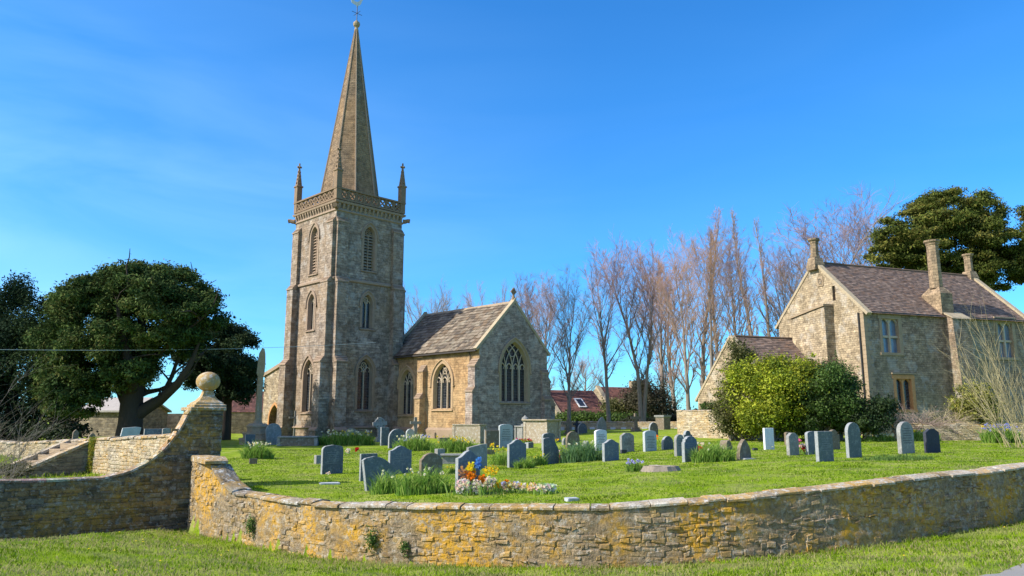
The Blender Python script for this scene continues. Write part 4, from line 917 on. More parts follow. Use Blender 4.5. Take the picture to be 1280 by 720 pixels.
stack(house, HL - .2, HW / 2, HR - .1, hz(318, HL - .2, HW / 2), .30, .92, 1.35, base=(.42, HR - .4, HR + .12))
lxc = hx_of(1203); lxs = lxc - .55
m = HM(); bwid = 1.5; bx0 = hx_of(1186)
m.prism([(bx0, .05, .3), (bx0, -1.05, .3), (bx0, -.62, HE - .3), (bx0, .05, HE + .15)], (bwid, 0, 0)); cb = m.build('chimney_breast', [MAT['house_front'], MAT['trim']], house)
for p in cb.data.polygons: p.material_index = 1 if p.normal.x < -.5 else 0
m = HM(); m.prism([(bx0 - .08, -.72, HE - .28), (bx0 - .08, -.66, HE - .18), (bx0 - .08, .05, HE + .28), (bx0 - .08, .05, HE + .14)], (bwid + .16, 0, 0)); m.build('chimney_breast_coping', MAT['trim_pale'], cb)
zb1 = hz(362, bx0, .5)
m = HM(); x0_, x1_ = bx0 - .2, bx0 + .85; m.loft([[(x0_, -.1, HE + .1), (x1_, -.1, HE + .1), (x1_, 1.35, HE + .1), (x0_, 1.35, HE + .1)], [(x0_, -.1, zb1 - .3), (x1_, -.1, zb1 - .3), (x1_, 1.35, zb1 - .3), (x0_, 1.35, zb1 - .3)], [(x0_ + .3, .2, zb1 + .15), (x1_ - .3, .2, zb1 + .15), (x1_ - .3, 1.0, zb1 + .15), (x0_ + .3, 1.0, zb1 + .15)]]); m.build('chimney_base', MAT['chimney_stone'], house)
stack(house, (x0_ + x1_) / 2, .6, zb1 + .1, hz(301, bx0 + .3, .6), .42, .90, 1.25)
m = HM(); m.bar((.1, -.16, HE - .1), (HL - .1, -.16, HE - .1), .12, .1); m.build('gutter', MAT['gutter'], house)
m = HM(); m.tube([(-.09, .32, HE - .1), (-.09, .32, .4)], .06, 6); m.build('downpipe', MAT['downpipe'], house)
# quoins
m = HM(); z = .4; k = 0
while z < HE - .4:
    a = .5 if k % 2 else .28; b = .28 if k % 2 else .5; m.box(-.02, -.02, z, a, .1, z + .27); m.box(-.018, .1, z, .1, b, z + .27); z += .28; k += 1
m.build('quoin', MAT['trim'], house)
m = HM(); zq = hz(352, 0, 3.3); m.box(-.05, 3.15, zq - .3, .05, 3.7, zq + .35); fr = m.build('carved_panel', MAT['trim'], house); m = HM(); m.tube([(-.06, 3.42 + .15 * cos(t * pi / 4), zq + .03 + .18 * sin(t * pi / 4)) for t in range(9)], .04, 5); m.bar((-.06, 3.25, zq - .2), (-.06, 3.6, zq + .25), .05); m.build('relief', MAT['brown_stone'], fr)
# stub of an old stack on the gable with a sloping cap
m = HM(); zz0, zz1 = hz(399, -.7, 5.6), hz(384, -.7, 2.9)
m.prism([(-.75, 2.45, .3), (-.75, 5.6, .3), (-.75, 5.6, zz0), (-.75, 3.2, zz1 - .1), (-.75, 2.45, zz1)], (.78, 0, 0)); sb = m.build('gable_projection', MAT['house_gable'], house)
m = HM(); m.prism([(-.85, 2.4, zz1 + .02), (-.85, 3.2, zz1 - .08), (-.85, 5.7, zz0 + .0), (-.85, 5.7, zz0 + .12), (-.85, 3.2, zz1 + .06), (-.85, 2.4, zz1 + .16)], (.85, 0, 0)); m.build('sloping_cap', MAT['trim'], sb)
# ---- low wing
WXL = -5.6
wa = lambda lx, ly: (lx, ly)
def wpt(px, py, ly): pass
WY = 5.9; WH = 4.1; WR = hz(421, WXL, WY); WE = 3.2
m = HM(); m.prism([(WXL, WY - WH, .3), (WXL, WY + WH, .3), (WXL, WY + WH, WE), (WXL, WY, WR), (WXL, WY - WH, WE)], (-WXL - .02, 0, 0)); m.build('wing_wall', MAT['house_gable'], house)
rs = Vector((0, WH, WR - WE)); slates(house, HM, 'wing_roof', 'clay_tiles', Vector((WXL + .3, WY - WH, WE + .02)) - rs.normalized() * .25, (1, 0, 0), rs, -WXL - .32, rs.length + .25, .19, .26, .018, PLUM, random.Random(14), .008)
rs = Vector((0, -WH, WR - WE)); slates(house, HM, 'wing_roof', 'clay_tiles', Vector((WXL + .3, WY + WH, WE + .02)) - rs.normalized() * .25, (1, 0, 0), rs, -WXL - .32, rs.length + .25, .3, .5, .018, PLUM, random.Random(15), .008)
m = HM(); m.tube([(WXL + .2, WY, WR + .04), (-.02, WY, WR + .04)], .1, 6); m.build('ridge', MAT['wood_dark'], house)
m = HM()
for sgn, ye in ((1, WY - WH), (-1, WY + WH)):
    v = Vector((0, WY - ye, WR - WE)); nn = Vector((0, -v.z * sgn, abs(v.y))).normalized(); vs = v.normalized(); a = Vector((WXL - .05, ye, WE)) - vs * .35; b = Vector((WXL - .05, WY, WR))
    for k in range(6):
        p0 = a + (b - a) * (k / 6) + vs * .005; p1 = a + (b - a) * ((k + 1) / 6) - vs * .005; m.prism([p0 - nn * .02, p1 - nn * .02, p1 + nn * .14, p0 + nn * .14], (.32, 0, 0))
m.build('gable_coping', MAT['trim_pale'], house)
# ---- garden walls
def plain_wall(name, label, P, top, th, ch, lw, pal, mat, cop=True, seed=1):
    o = empty(name, (P[0][0], P[0][1], 0), 0, label, 'wall'); g = o.location.copy(); a_, t_, L = path_fn(P); zb = lambda s: lz(*a_(s)); tp = top
    m = MB(); wall_core(m, P, zb, lambda s: tp(s) - .05, th, step=1); sub(m, g).build('wall_core', MAT['mortar'], o)
    m = MB(); stone_face(m, P, zb, lambda s: tp(s) - .06, pal, ch, lw, r=random.Random(seed), proud=.02); sub(m, g).build('stone_facing', MAT[mat], o)
    if cop: m = MB(); coping(m, P, lambda s: tp(s) - .07, th, pal=[(.46, .39, .28), (.38, .32, .22)], hh=.07, over=.03); sub(m, g).build('coping', MAT['coping'], o)
    return o
p0 = at(847, 545, 47); p1 = at(925, 545, 41)
zA = zpy(513, p0.x, p0.y); plain_wall('garden_wall', 'sunlit pale rubble wall running out from the big bushes, left of them', [(p0.x, p0.y), (p1.x + .4, p1.y - .4), (p1.x + 2, p1.y - 1.5)], lambda s: zA, .4, (.07, .13), (.15, .4), PAL_PALE, 'rubble_pale', seed=41)
p0 = at(1118, 540, 39.5); p1 = at(1300, 540, 38.5)
zB = zpy(529, p1.x, p1.y); plain_wall('garden_wall', 'low crumbling garden wall below the brushwood in front of the house', [(p0.x, p0.y), (p1.x, p1.y), (p1.x + 4, p1.y)], lambda s: zB + .08 * sin(s * 2.3), .4, (.08, .14), (.15, .4), PAL_PALE, 'rubble_pale', cop=False, seed=42)
# low boundary wall with small white tablets, far side of the lawn
p0 = at(684, 536, 68); p1 = at(853, 536, 64); zC = zpy(527, p0.x, p0.y)
far = plain_wall('garden_wall', 'long low wall with small white tablets at the far edge of the lawn', [(p0.x, p0.y), (p1.x, p1.y)], lambda s: zC, .4, (.09, .14), (.2, .5), PAL_PALE, 'rubble_pale', cop=True, seed=43)
for k in range(13):
    t = (k + .5) / 13; x = p0.x + (p1.x - p0.x) * t - p0.x; y = p0.y + (p1.y - p0.y) * t - p0.y - .1; m = MB(); m.prism([(x - .22, y - .06, .62), (x + .22, y - .06, .62), (x + .22, y - .06, .98), (x - .22, y - .06, .98)], (0, .08, 0)); m.build('tablet', MAT['white_stone'], far)
# ---- far cottages with red roofs
def cottage(px0, px1, pyr, pye, Y, label, dep=7, sky_=False, chim=False, gl=True):
    a = at(px0, 536, Y); b = at(px1, 536, Y + 3.2); zr = zpy(pyr, a.x, Y + dep / 2); ze = zpy(pye, a.x, Y); z0 = lz(a.x, a.y)
    o = empty('cottage', (a.x, a.y, z0), atan2(b.y - a.y, b.x - a.x), label, 'cottage', 'cottages beyond the lawn'); L = (Vector((b.x, b.y, 0)) - Vector((a.x, a.y, 0))).length; zr -= z0; ze -= z0
    m = MB(); m.prism([(0, 0, -.5), (0, dep, -.5), (0, dep, ze), (0, dep / 2, zr), (0, 0, ze)], (L, 0, 0)); m.build('wall', MAT['far_wall'], o)
    RED = [(.18, .08, .058), (.155, .07, .052), (.21, .09, .065), (.13, .06, .048), (.18, .08, .06)]
    for ys, yy in ((0, 1), (dep, -1)):
        v = Vector((0, yy * dep / 2, zr - ze)); slates(o, MB, 'roof', 'red_tiles', Vector((.1, ys, ze + .02)) - v.normalized() * .3, (1, 0, 0), v, L - .2, v.length + .3, .3, .35, .02, RED, random.Random(int(px0)), .01)
    m = MB(); v = Vector((0, dep / 2, zr - ze)); nn = Vector((0, -v.z, v.y)).normalized(); aa = Vector((-.1, 0, ze)) - v.normalized() * .4; bb = Vector((-.1, dep / 2, zr)); m.prism([aa, bb, bb + nn * .25, aa + nn * .25], (.6, 0, 0)); m.build('gable_coping', MAT['trim_pale'], o)
    if sky_:
        c_ = Vector((L * .56, 0, ze)) + v * .42 + nn * .12; vs = v.normalized(); u = Vector((1, 0, 0)); m = MB(); m.prism([c_ - u * .55 - vs * .85, c_ + u * .55 - vs * .85, c_ + u * .55 + vs * .85, c_ - u * .55 + vs * .85], nn * .08); f = m.build('skylight', MAT['white_frame'], o)
        m = MB(); c_ += nn * .083; m.prism([c_ - u * .38 - vs * .68, c_ + u * .38 - vs * .68, c_ + u * .38 + vs * .68, c_ - u * .38 + vs * .68], nn * .01); m.build('pane', MAT['glass'], f)
    if chim: m = MB(); m.box(L - 1.2, dep / 2 - .4, zr - .3, L - .3, dep / 2 + .4, zr + .9); m.build('chimney', MAT['far_wall'], o)
    return o
cottage(696, 762, 488, 517, 88, 'red roofed cottage with a white skylight, right behind the chancel', sky_=True)
cottage(766, 820, 484, 516, 94, 'red roofed cottage with pale gable edge and small chimney among the tree trunks', chim=True)
cottage(640, 690, 497, 520, 100, 'red roofed cottage mostly hidden behind the chancel')
o = cottage(272, 345, 489, 514, 92, 'distant building with dull red roof between the ball pier and the church')
# shed and walls left behind the yew
a = at(96, 540, 58); o = empty('shed', (a.x, a.y, .4), radians(-8), 'low stone shed with pale roof behind the big yew trunk', 'shed')
zt_ = zpy(499, a.x, a.y + 2) - .4; ze_ = zpy(514, a.x, a.y) - .4
m = MB(); m.prism([(0, 0, -.3), (0, 5, -.3), (0, 5, ze_), (0, 2.5, zt_), (0, 0, ze_)], (4.2, 0, 0)); m.build('wall', MAT['stone'], o)
m = MB(); v = Vector((0, 2.5, zt_ - ze_)); m.prism([(-.2, -.25, ze_ - .08), (-.2, 2.5, zt_ + .02), (-.2, 2.5, zt_ + .14), (-.2, -.25, ze_ + .05)], (4.6, 0, 0)); m.prism([(-.2, 5.25, ze_ - .08), (-.2, 2.5, zt_ + .02), (-.2, 2.5, zt_ + .14), (-.2, 5.25, ze_ + .05)], (4.6, 0, 0)); m.build('roof', MAT['shed_roof'], o)
p0 = at(60, 540, 62); p1 = at(345, 540, 66); zD = zpy(517, p0.x, p0.y); P_ = [(p0.x, p0.y), (p1.x, p1.y)]
o = empty('back_wall', (p0.x, p0.y, 0), 0, 'plain shaded stone wall at the back of the churchyard, behind the yews', 'wall'); m = MB()
d = Vector((p1.x - p0.x, p1.y - p0.y, 0)); m.prism([(0, 0, -.2), (d.x, d.y, -.2), (d.x, d.y, zD), (0, 0, zD)], (-.1, .45, 0)); m.build('wall', MAT['stone'], o)
# ================================================================== trees
def grow_tree(seed, H, spread, lean=.0, first=.18, n1=34, up=.75, fork=0, n2=8, n3=6, rt=.30, narrow=False, droop=0):
    r = random.Random(seed); trunk = []; limbs = []; twigs = []
    def path(p, d, L, n, wob, grav):
        pts = [p.copy()]; d = d.copy()
        for k in range(n):
            d = (d + Vector((r.gauss(0, wob), r.gauss(0, wob), r.gauss(0, wob) + grav))).normalized(); p = p + d * (L / n); pts.append(p.copy())
        return pts, d
    stems = [(Vector((0, 0, -.2)), Vector((lean, 0, 1)).normalized(), H, rt)]
    if fork: stems = [(Vector((0, 0, -.2)), Vector((-.10, .03, 1)).normalized(), H, rt), (Vector((.25, 0, -.2)), Vector((.10, -.03, 1)).normalized(), H * .93, rt * .85)]
    for p, d, L, R in stems:
        pts, _ = path(p, d, L, 14, .035, .03); rad = [max(.02, R * (1 - k / 14.3) ** .9) + (.08 if k == 0 else 0) for k in range(15)]; trunk.append((pts, rad))
        for i in range(n1):
            t = first + (1 - first) * ((i + r.random()) / n1) ** .9; k = min(13, int(t * 14)); f = t * 14 - k; b = pts[k].lerp(pts[k + 1], f); a = i * 2.4 + r.uniform(-.5, .5)
            tq = (t - first) / (1 - first); s = (.25 + .95 * sin(pi * min(1, tq * .82 + .14)) ** .8) if not narrow else (1 - t) ** .35
            Lb = spread * (.25 + .9 * s) * r.uniform(.7, 1.15) * (min(1, .5 + (t - first) * 3)); el = up + .30 * t + r.uniform(-.15, .15)
            d1 = Vector((cos(a) * cos(el), sin(a) * cos(el), sin(el))); q, d2 = path(b, d1, Lb, 6, .10, .09 - droop); r1 = max(.018, rad[k] * .42)
            limbs.append((q, [r1 * (1 - j / 6.6) + .006 for j in range(7)]))
            for j in range(n2):
                tt = .2 + .8 * (j + r.random()) / n2; kk = min(5, int(tt * 6)); b2 = q[kk].lerp(q[kk + 1], tt * 6 - kk); dd = (q[kk + 1] - q[kk]).normalized()
                side = Vector((r.gauss(0, 1), r.gauss(0, 1), r.gauss(.3, .7))).normalized(); d3 = (dd * .8 + side * .75).normalized(); L2_ = Lb * .30 * (1.15 - tt * .5) * r.uniform(.6, 1.2)
                q2, _ = path(b2, d3, L2_, 4, .14, .08 - droop * .7); r2 = max(.010, r1 * .4); limbs.append((q2, [r2 * (1 - m / 4.6) + .004 for m in range(5)])) if r2 > .02 else twigs.append((q2, [r2 * (1 - m / 4.6) + .004 for m in range(5)]))
                for m in range(n3):
                    t3 = .25 + .75 * r.random(); k3 = min(3, int(t3 * 4)); b3 = q2[k3].lerp(q2[k3 + 1], t3 * 4 - k3); dd = (q2[k3 + 1] - q2[k3]).normalized(); d4 = (dd + Vector((r.gauss(0, .6), r.gauss(0, .6), r.gauss(.25, .45)))).normalized()
                    q3, _ = path(b3, d4, L2_ * .5 * r.uniform(.6, 1.3) + .15, 3, .15, .05 - droop); twigs.append((q3, [.0095, .0085, .007, .005]))
    return trunk, limbs, twigs
def mesh_of(name, lists, n, mat, parent, smooth=True):
    mb = MB()
    for pts, rad in lists: mb.tube(pts, rad, n)
    return mb.build(name, mat, parent, smooth=smooth, uv=False)
def bare_tree(loc, label, seed, H, spread, tw, **k):
    o = empty('bare_tree', loc, 0, label, 'bare tree', 'leafless trees beyond the churchyard'); tr, li, twg = grow_tree(seed, H, spread, **k)
    mesh_of('trunk', tr, 8, MAT['bark'], o); c = mesh_of('crown', li, 4, MAT['twig_buff'], o); mesh_of('twigs', twg, 3, MAT[tw], c, False); o['H'] = float(np.percentile([p[-1].z for p, _ in twg], 98.5)); return o
protos = {}
def proto(key, **k):
    if key not in protos: protos[key] = k
def place(key, px, pt, Y, label, tw='twig_pink', lift=0, rz=0, wide=1.0):
    x = (px - 640) / F * (Y * cos(PIT) - .2 + 0); z0 = lz(x, Y) - .05 - lift; top = zpy(pt, x, Y); H = top - z0; k = protos[key]
    kk = (key, tw)
    if kk not in made: o = bare_tree((x, Y, z0), label, tw=tw, **k); made[kk] = (o, o['H']); del o['H']
    else: o = copy_tree(made[kk][0]); o['label'] = label; o.location = (x, Y, z0)
    f_ = H / made[kk][1]; o.scale = (f_ * wide, f_ * wide, f_)
    o.rotation_euler[2] = rz; return o
made = {}
proto('a', seed=1, H=17, spread=6.6, n1=26, first=.24, rt=.34, up=1.0, n2=15, n3=9, droop=.05); proto('b', seed=2, H=17, spread=5.8, n1=19, first=.26, fork=1, rt=.28, up=1.02, n2=15, n3=9, droop=.05)
proto('c', seed=3, H=17, spread=7.4, n1=24, first=.2, up=.9, rt=.36, n2=15, n3=9, droop=.05); proto('g', seed=13, H=17, spread=7.0, n1=22, first=.28, up=.95, rt=.33, n2=15, n3=9, droop=.05, lean=.06); proto('d', seed=4, H=22, spread=2.6, n1=58, first=.12, up=1.05, narrow=True, rt=.25, n2=6, n3=5)
proto('e', seed=5, H=14, spread=7.5, n1=26, first=.22, up=.45, rt=.5, n2=14, n3=9); proto('f', seed=6, H=8, spread=4.2, n1=26, first=.06, up=.5, rt=.13, n2=8, n3=6)
TR = [('a', 682, 345, 74, 'slim bare tree half hidden by the chancel gable, its top above the coping', 'twig_pink', 0, 1.),
      ('c', 712, 337, 66, 'grey bare tree with spreading limbs, first free standing one right of the chancel', 'twig_buff', 1, .85),
      ('g', 762, 320, 69, 'bare tree with pinkish twigs in front of the pale cottage gable', 'twig_pink', 2.3, .9),
      ('b', 802, 304, 70, 'bare tree with two trunks rising from one base, tall pinkish crown', 'twig_pink', .4, 1.),
      ('c', 861, 294, 62, 'bare tree with a leaning trunk rising just left of the garden wall end', 'twig_orange', 4, .8),
      ('g', 893, 284, 66, 'bare orange tinged tree close left of the wing gable', 'twig_orange', 2.9, .8),
      ('d', 880, 262, 92, 'tall narrow poplar, left one of the hazy pair behind the orange tree', 'twig_pink', 0, 1.1),
      ('d', 903, 280, 84, 'narrow upright bare tree directly behind the orange tinged pair of trunks', 'twig_orange', 1.5, 1.1),
      ('a', 925, 288, 76, 'bare tree rising above the apex of the low wing gable', 'twig_pink', 1.2, 1.),
      ('d', 951, 258, 90, 'tallest pale poplar above the tiled wing roof', 'twig_buff', 2.2, 1.),
      ('d', 967, 280, 88, 'slender pale poplar just right of the tallest one', 'twig_buff', 4.2, 1.),
      ('c', 985, 292, 78, 'bare tree touching the left edge of the house gable', 'twig_pink', 5, .8),
      ('g', 1045, 256, 84, 'purple twigged tree above the house roof, right of the gable chimney', 'twig_pink', 3.3, 1.3),
      ('c', 1098, 243, 86, 'purple twigged tree beside the cedar, behind the house roof', 'twig_pink', .8, .9),
      ('a', 657, 345, 90, 'distant pinkish bare tree seen over the chancel apex', 'twig_pink', 5.2, 1.),
      ('e', 540, 357, 84, 'rounded grey bare tree between the tower and the chancel roof', 'twig_buff', 0, .75),
      ('e', 610, 362, 112, 'faint bare tree showing over the middle of the chancel roof', 'twig_pink', 2, .9),
      ('e', 838, 455, 96, 'small bare tree low down between the far trunks', 'twig_buff', 1, .9),
      ('e', 728, 440, 130, 'very distant bare tree behind the skylight cottage', 'twig_pink', 2.6, 1.),
('c', 845, 318, 94, 'faint bare tree just left of the leaning trunk, far behind it', 'twig_pink', 2.0, .9),
('g', 1005, 318, 95, 'faint bare tree crossing behind the house gable slope', 'twig_buff', 2.7, 1.),
      ('a', 830, 322, 88, 'bare tree standing behind the gap between the two-trunked tree and the leaning one', 'twig_pink', 4.4, 1.)]
for k, px, pt, Y, lab, tw, rz, wd in TR: place(k, px, pt, Y, lab, tw, 0, rz, wd)
# ---- foliage
def leaf_quads(centers, radii, n, size, cols, shell=.55, flat=.5, updir=.3, rag=1.0, asp=.5):
    k = len(centers); centers = np.array(centers); radii = np.array(radii); wgt = radii.prod(1) ** .66; wgt /= wgt.sum(); ci = rng.choice(k, n, p=wgt)
    d = rng.normal(size=(n, 3)); d /= np.linalg.norm(d, axis=1)[:, None]; rr = 1 - (1 - shell) * rng.random(n) ** 1.5
    rr *= (1 + rng.normal(0, .10 * rag, n)); P = centers[ci] + d * radii[ci] * rr[:, None]
    nn = d * .7 + rng.normal(size=(n, 3)) * .6 + np.array([0, 0, updir]); nn /= np.linalg.norm(nn, axis=1)[:, None]
    t = np.cross(nn, rng.normal(size=(n, 3))); t /= np.linalg.norm(t, axis=1)[:, None]; b = np.cross(nn, t); s = rng.uniform(.6, 1.3, n)[:, None] * size
    V = np.stack([P - t * s - b * s * asp * .5, P - b * s * asp * 0 + b * s * asp * -1, P + t * s, P + b * s * asp], 1).reshape(-1, 3)
    cols = np.array(cols); cc = rng.random(k) ; cidx = np.clip((cc[ci] * .6 + rng.random(n) * .4) * len(cols), 0, len(cols) - 1).astype(int); C_ = cols[cidx] * rng.uniform(.7, 1.25, n)[:, None] * (.72 + .56 * rng.random(k))[ci][:, None]
    return V, C_
def clumps_on(rs, n, cx, cy, cz, rx, ry, rz, r0, r1, flat=.6, zmin=None, shell=.5):
    C_ = []; R_ = []
    while len(C_) < n:
        d = Vector((rs.gauss(0, 1), rs.gauss(0, 1), rs.gauss(0, 1))).normalized(); q = shell + (1 - shell) * rs.random() ** .5; p = (cx + d.x * rx * q, cy + d.y * ry * q, cz + d.z * rz * q)
        if zmin is not None and p[2] < zmin: continue
        r = rs.uniform(r0, r1); C_.append(p); R_.append((r, r, r * flat * rs.uniform(.8, 1.2)))
    return C_, R_
YEW = [(.026, .048, .016), (.04, .068, .02), (.056, .088, .024), (.08, .11, .03), (.11, .115, .034)]
# the big spreading yew
Y = 43.; x0 = (165 - 640) / F * (Y * cos(PIT)); g0 = lz(x0, Y)
o = empty('yew_tree', (x0, Y, g0), 0, 'largest dark yew with broad crown, thick trunk and one limb reaching right', 'evergreen tree'); L0 = Vector((x0, Y, g0))
def loc(px, py, dy=0): p = at(px, py, Y + dy); return p - L0
limb = [([Vector((-.1, 0, -.3)), loc(163, 530), loc(165, 500), loc(170, 470), loc(175, 430), loc(180, 390)], [.85, .68, .62, .5, .35, .15]),
        ([loc(166, 522), loc(180, 512), loc(200, 500), loc(222, 480, -1), loc(238, 455, -1), loc(250, 425, -1)], [.45, .36, .30, .24, .16, .06]),
        ([loc(172, 495), loc(185, 490, .5), loc(200, 487, .8), loc(215, 480, 1), loc(235, 470, 1)], [.2, .15, .12, .09, .05]),
        ([loc(160, 505), loc(148, 480, 1), loc(130, 450, 1), loc(115, 420, 1)], [.4, .3, .2, .08]), ([loc(165, 495), loc(160, 450, -2), loc(150, 400, -2), loc(145, 370, -2)], [.35, .25, .15, .06]),
        ([loc(170, 480), loc(190, 440, 1), loc(210, 400, 2), loc(225, 370, 2)], [.3, .2, .12, .05]), ([loc(172, 470), loc(195, 445, -1), loc(225, 420, -2), loc(250, 400, -2)], [.2, .14, .08, .04]), ([loc(200, 500), loc(215, 470), loc(225, 440), loc(228, 410)], [.16, .12, .08, .04])]
rs = random.Random(5)
for i in range(46):
    b = limb[rs.randrange(1, len(limb))][0]; k = rs.randrange(1, len(b)); p = b[k]; d = Vector((rs.gauss(.2, 1), rs.gauss(0, 1), rs.gauss(.5, .5))).normalized(); pts = [p]
    for j in range(4): d = (d + Vector((rs.gauss(0, .3), rs.gauss(0, .3), rs.gauss(0, .2)))).normalized(); pts.append(pts[-1] + d * .55)
    limb.append((pts, [.07, .055, .04, .03, .015]))
mesh_of('trunk', limb, 8, MAT['dark_bark'], o)
cl = []; rd = []
def add_cl(px, py, dy, r, fl=.55, n=1): 
    p = loc(px, py, dy); cl.append((p.x, p.y, p.z)); rd.append((r, r, r * fl))
# crown outline sampled through the picture's silhouette, with depth
def sil(cx_, cy_, rx, ry, n, r0, r1, depth, seed, skip=None, fl=.5):
    q = random.Random(seed); k = 0
    while k < n:
        a = q.uniform(0, 2 * pi); rr = sqrt(q.random()); px = cx_ + rx * rr * cos(a); py = cy_ + ry * rr * sin(a)
        if skip and skip(px, py): continue
        add_cl(px, py, q.uniform(-1, 1) * depth * sqrt(max(.05, 1 - rr * rr)), q.uniform(r0, r1), fl); k += 1
gap = lambda px, py: (185 < px < 250 and 448 < py < 520) or (py > 505)
FL = .62; sil(180, 385, 86, 54, 190, .35, .8, 4.8, 1, gap, FL); sil(108, 425, 60, 72, 170, .35, .8, 4.2, 2, lambda x, y: y > 520, FL); sil(238, 395, 42, 34, 60, .3, .6, 3, 3, None, FL); sil(165, 358, 66, 28, 80, .3, .65, 4, 4, None, FL); sil(94, 475, 44, 50, 80, .35, .7, 3.4, 5, lambda x, y: y > 515, FL); sil(165, 440, 34, 40, 50, .35, .7, 3, 6, None, FL); sil(212, 360, 42, 28, 44, .3, .55, 3, 7, None, FL); sil(225, 425, 34, 20, 26, .3, .5, 3, 8, None, FL); sil(160, 465, 32, 22, 60, .3, .6, 3.5, 9, lambda x, y: y > 492, FL); sil(84, 490, 36, 34, 70, .3, .6, 3, 10, lambda x, y: y > 522, FL); sil(108, 368, 34, 22, 44, .3, .6, 3, 12, None, FL); sil(248, 378, 26, 20, 34, .3, .5, 3, 13, None, FL)
V, C_ = leaf_quads(cl, rd, 200000, .105, YEW, shell=.2, rag=3.0, asp=.42); fastmesh('crown', V, 4, MAT['evergreen'], o, C_)
def evergreen(name, label, cat, px, Y, sils, n, size, cols, trunk=None, tr_r=.35, ytop=None, rag=2.2, mat='evergreen', shell=.35, trunk_top=420):
    global cl, rd, L0, Yg
    x = (px - 640) / F * (Y * cos(PIT)); g = lz(x, Y); o = empty(name, (x, Y, g), 0, label, cat); L0 = Vector((x, Y, g)); cl = []; rd = []
    globals()['Y'] = Y
    for s_ in sils: sil(*s_)
    if trunk_top: 
        tp = loc(px, trunk_top); mesh_of('trunk', [([Vector((0, 0, -.3)), tp * .5 + Vector((.1, 0, 0)), tp], [tr_r, tr_r * .8, tr_r * .3])] + [([tp * .35, tp * .5 + Vector((sx_, sy_, .5)), tp * .8 + Vector((sx_ * 2, sy_ * 2, .3))], [tr_r * .5, tr_r * .3, .04]) for sx_, sy_ in ((.6, .3), (-.7, .2), (.2, -.6))], 7, MAT['dark_bark'], o)
    V, C_ = leaf_quads(cl, rd, n, size, cols, shell=shell, rag=rag, asp=.42); fastmesh('crown', V, 4, MAT[mat], o, C_); return o
DK = [(.014, .028, .016), (.022, .04, .02), (.03, .05, .022), (.04, .06, .024)]
q = lambda x, y: y > 548 or (y < 375 + abs(x - 30) * .2 and x > 60)
CON = 1
evergreen('conifer', 'very dark dense conifer at the left edge of the photo', 'evergreen tree', 15, 47, [(30, 400, 50, 42, 60, .5, .9, 3, 11, None, 1.2), (15, 470, 60, 70, 90, .5, 1.0, 3, 12, q, 1.2), (-40, 440, 50, 80, 50, .5, 1., 3, 13, None, 1.1), (75, 500, 26, 45, 28, .4, .7, 2, 14, q, 1.)], 90000, .10, DK, tr_r=.4, rag=1.6)
evergreen('yew_tree', 'dark rounded yew right of the large one, behind the stone ball', 'evergreen tree', 283, 52, [(278, 445, 46, 40, 60, .4, .85, 3, 21, lambda x, y: y > 502 and x > 200, .8), (250, 450, 34, 36, 26, .4, .7, 3, 22, lambda x, y: x < 228 and y > 455, .8), (290, 478, 32, 24, 30, .4, .7, 2.4, 23, lambda x, y: y > 504, .8)], 60000, .11, DK, tr_r=.45, trunk_top=440)
CED = [(.045, .065, .016), (.07, .09, .02), (.10, .12, .024), (.15, .14, .032), (.07, .08, .025)]
cl_ = [(1197, 264, 60, 26, 80, .5, 1.0, 4.5, 31, None, .5), (1148, 290, 52, 26, 60, .5, 1.0, 4.5, 32, None, .5), (1240, 285, 58, 34, 70, .5, 1.0, 4.5, 33, None, .5), (1190, 312, 86, 26, 80, .5, 1.0, 4.5, 34, None, .5), (1255, 335, 42, 24, 34, .5, .9, 4, 35, None, .45), (1160, 330, 54, 16, 30, .5, .9, 4, 36, None, .5), (1300, 320, 44, 46, 50, .5, 1.0, 4, 37, None, .6), (1235, 340, 56, 26, 50, .5, .9, 4, 38, None, .6), (1118, 318, 34, 18, 30, .4, .8, 3, 40, None, .6), (1180, 340, 60, 14, 30, .4, .8, 3, 41, None, .6), (1125, 312, 36, 18, 26, .4, .8, 3, 39, None, .6)]
evergreen('cedar_tree', 'broad cedar with layered olive green branches behind the house roof', 'evergreen tree', 1215, 66, cl_, 170000, .13, CED, tr_r=.6, trunk_top=270, rag=3.0, shell=.2)
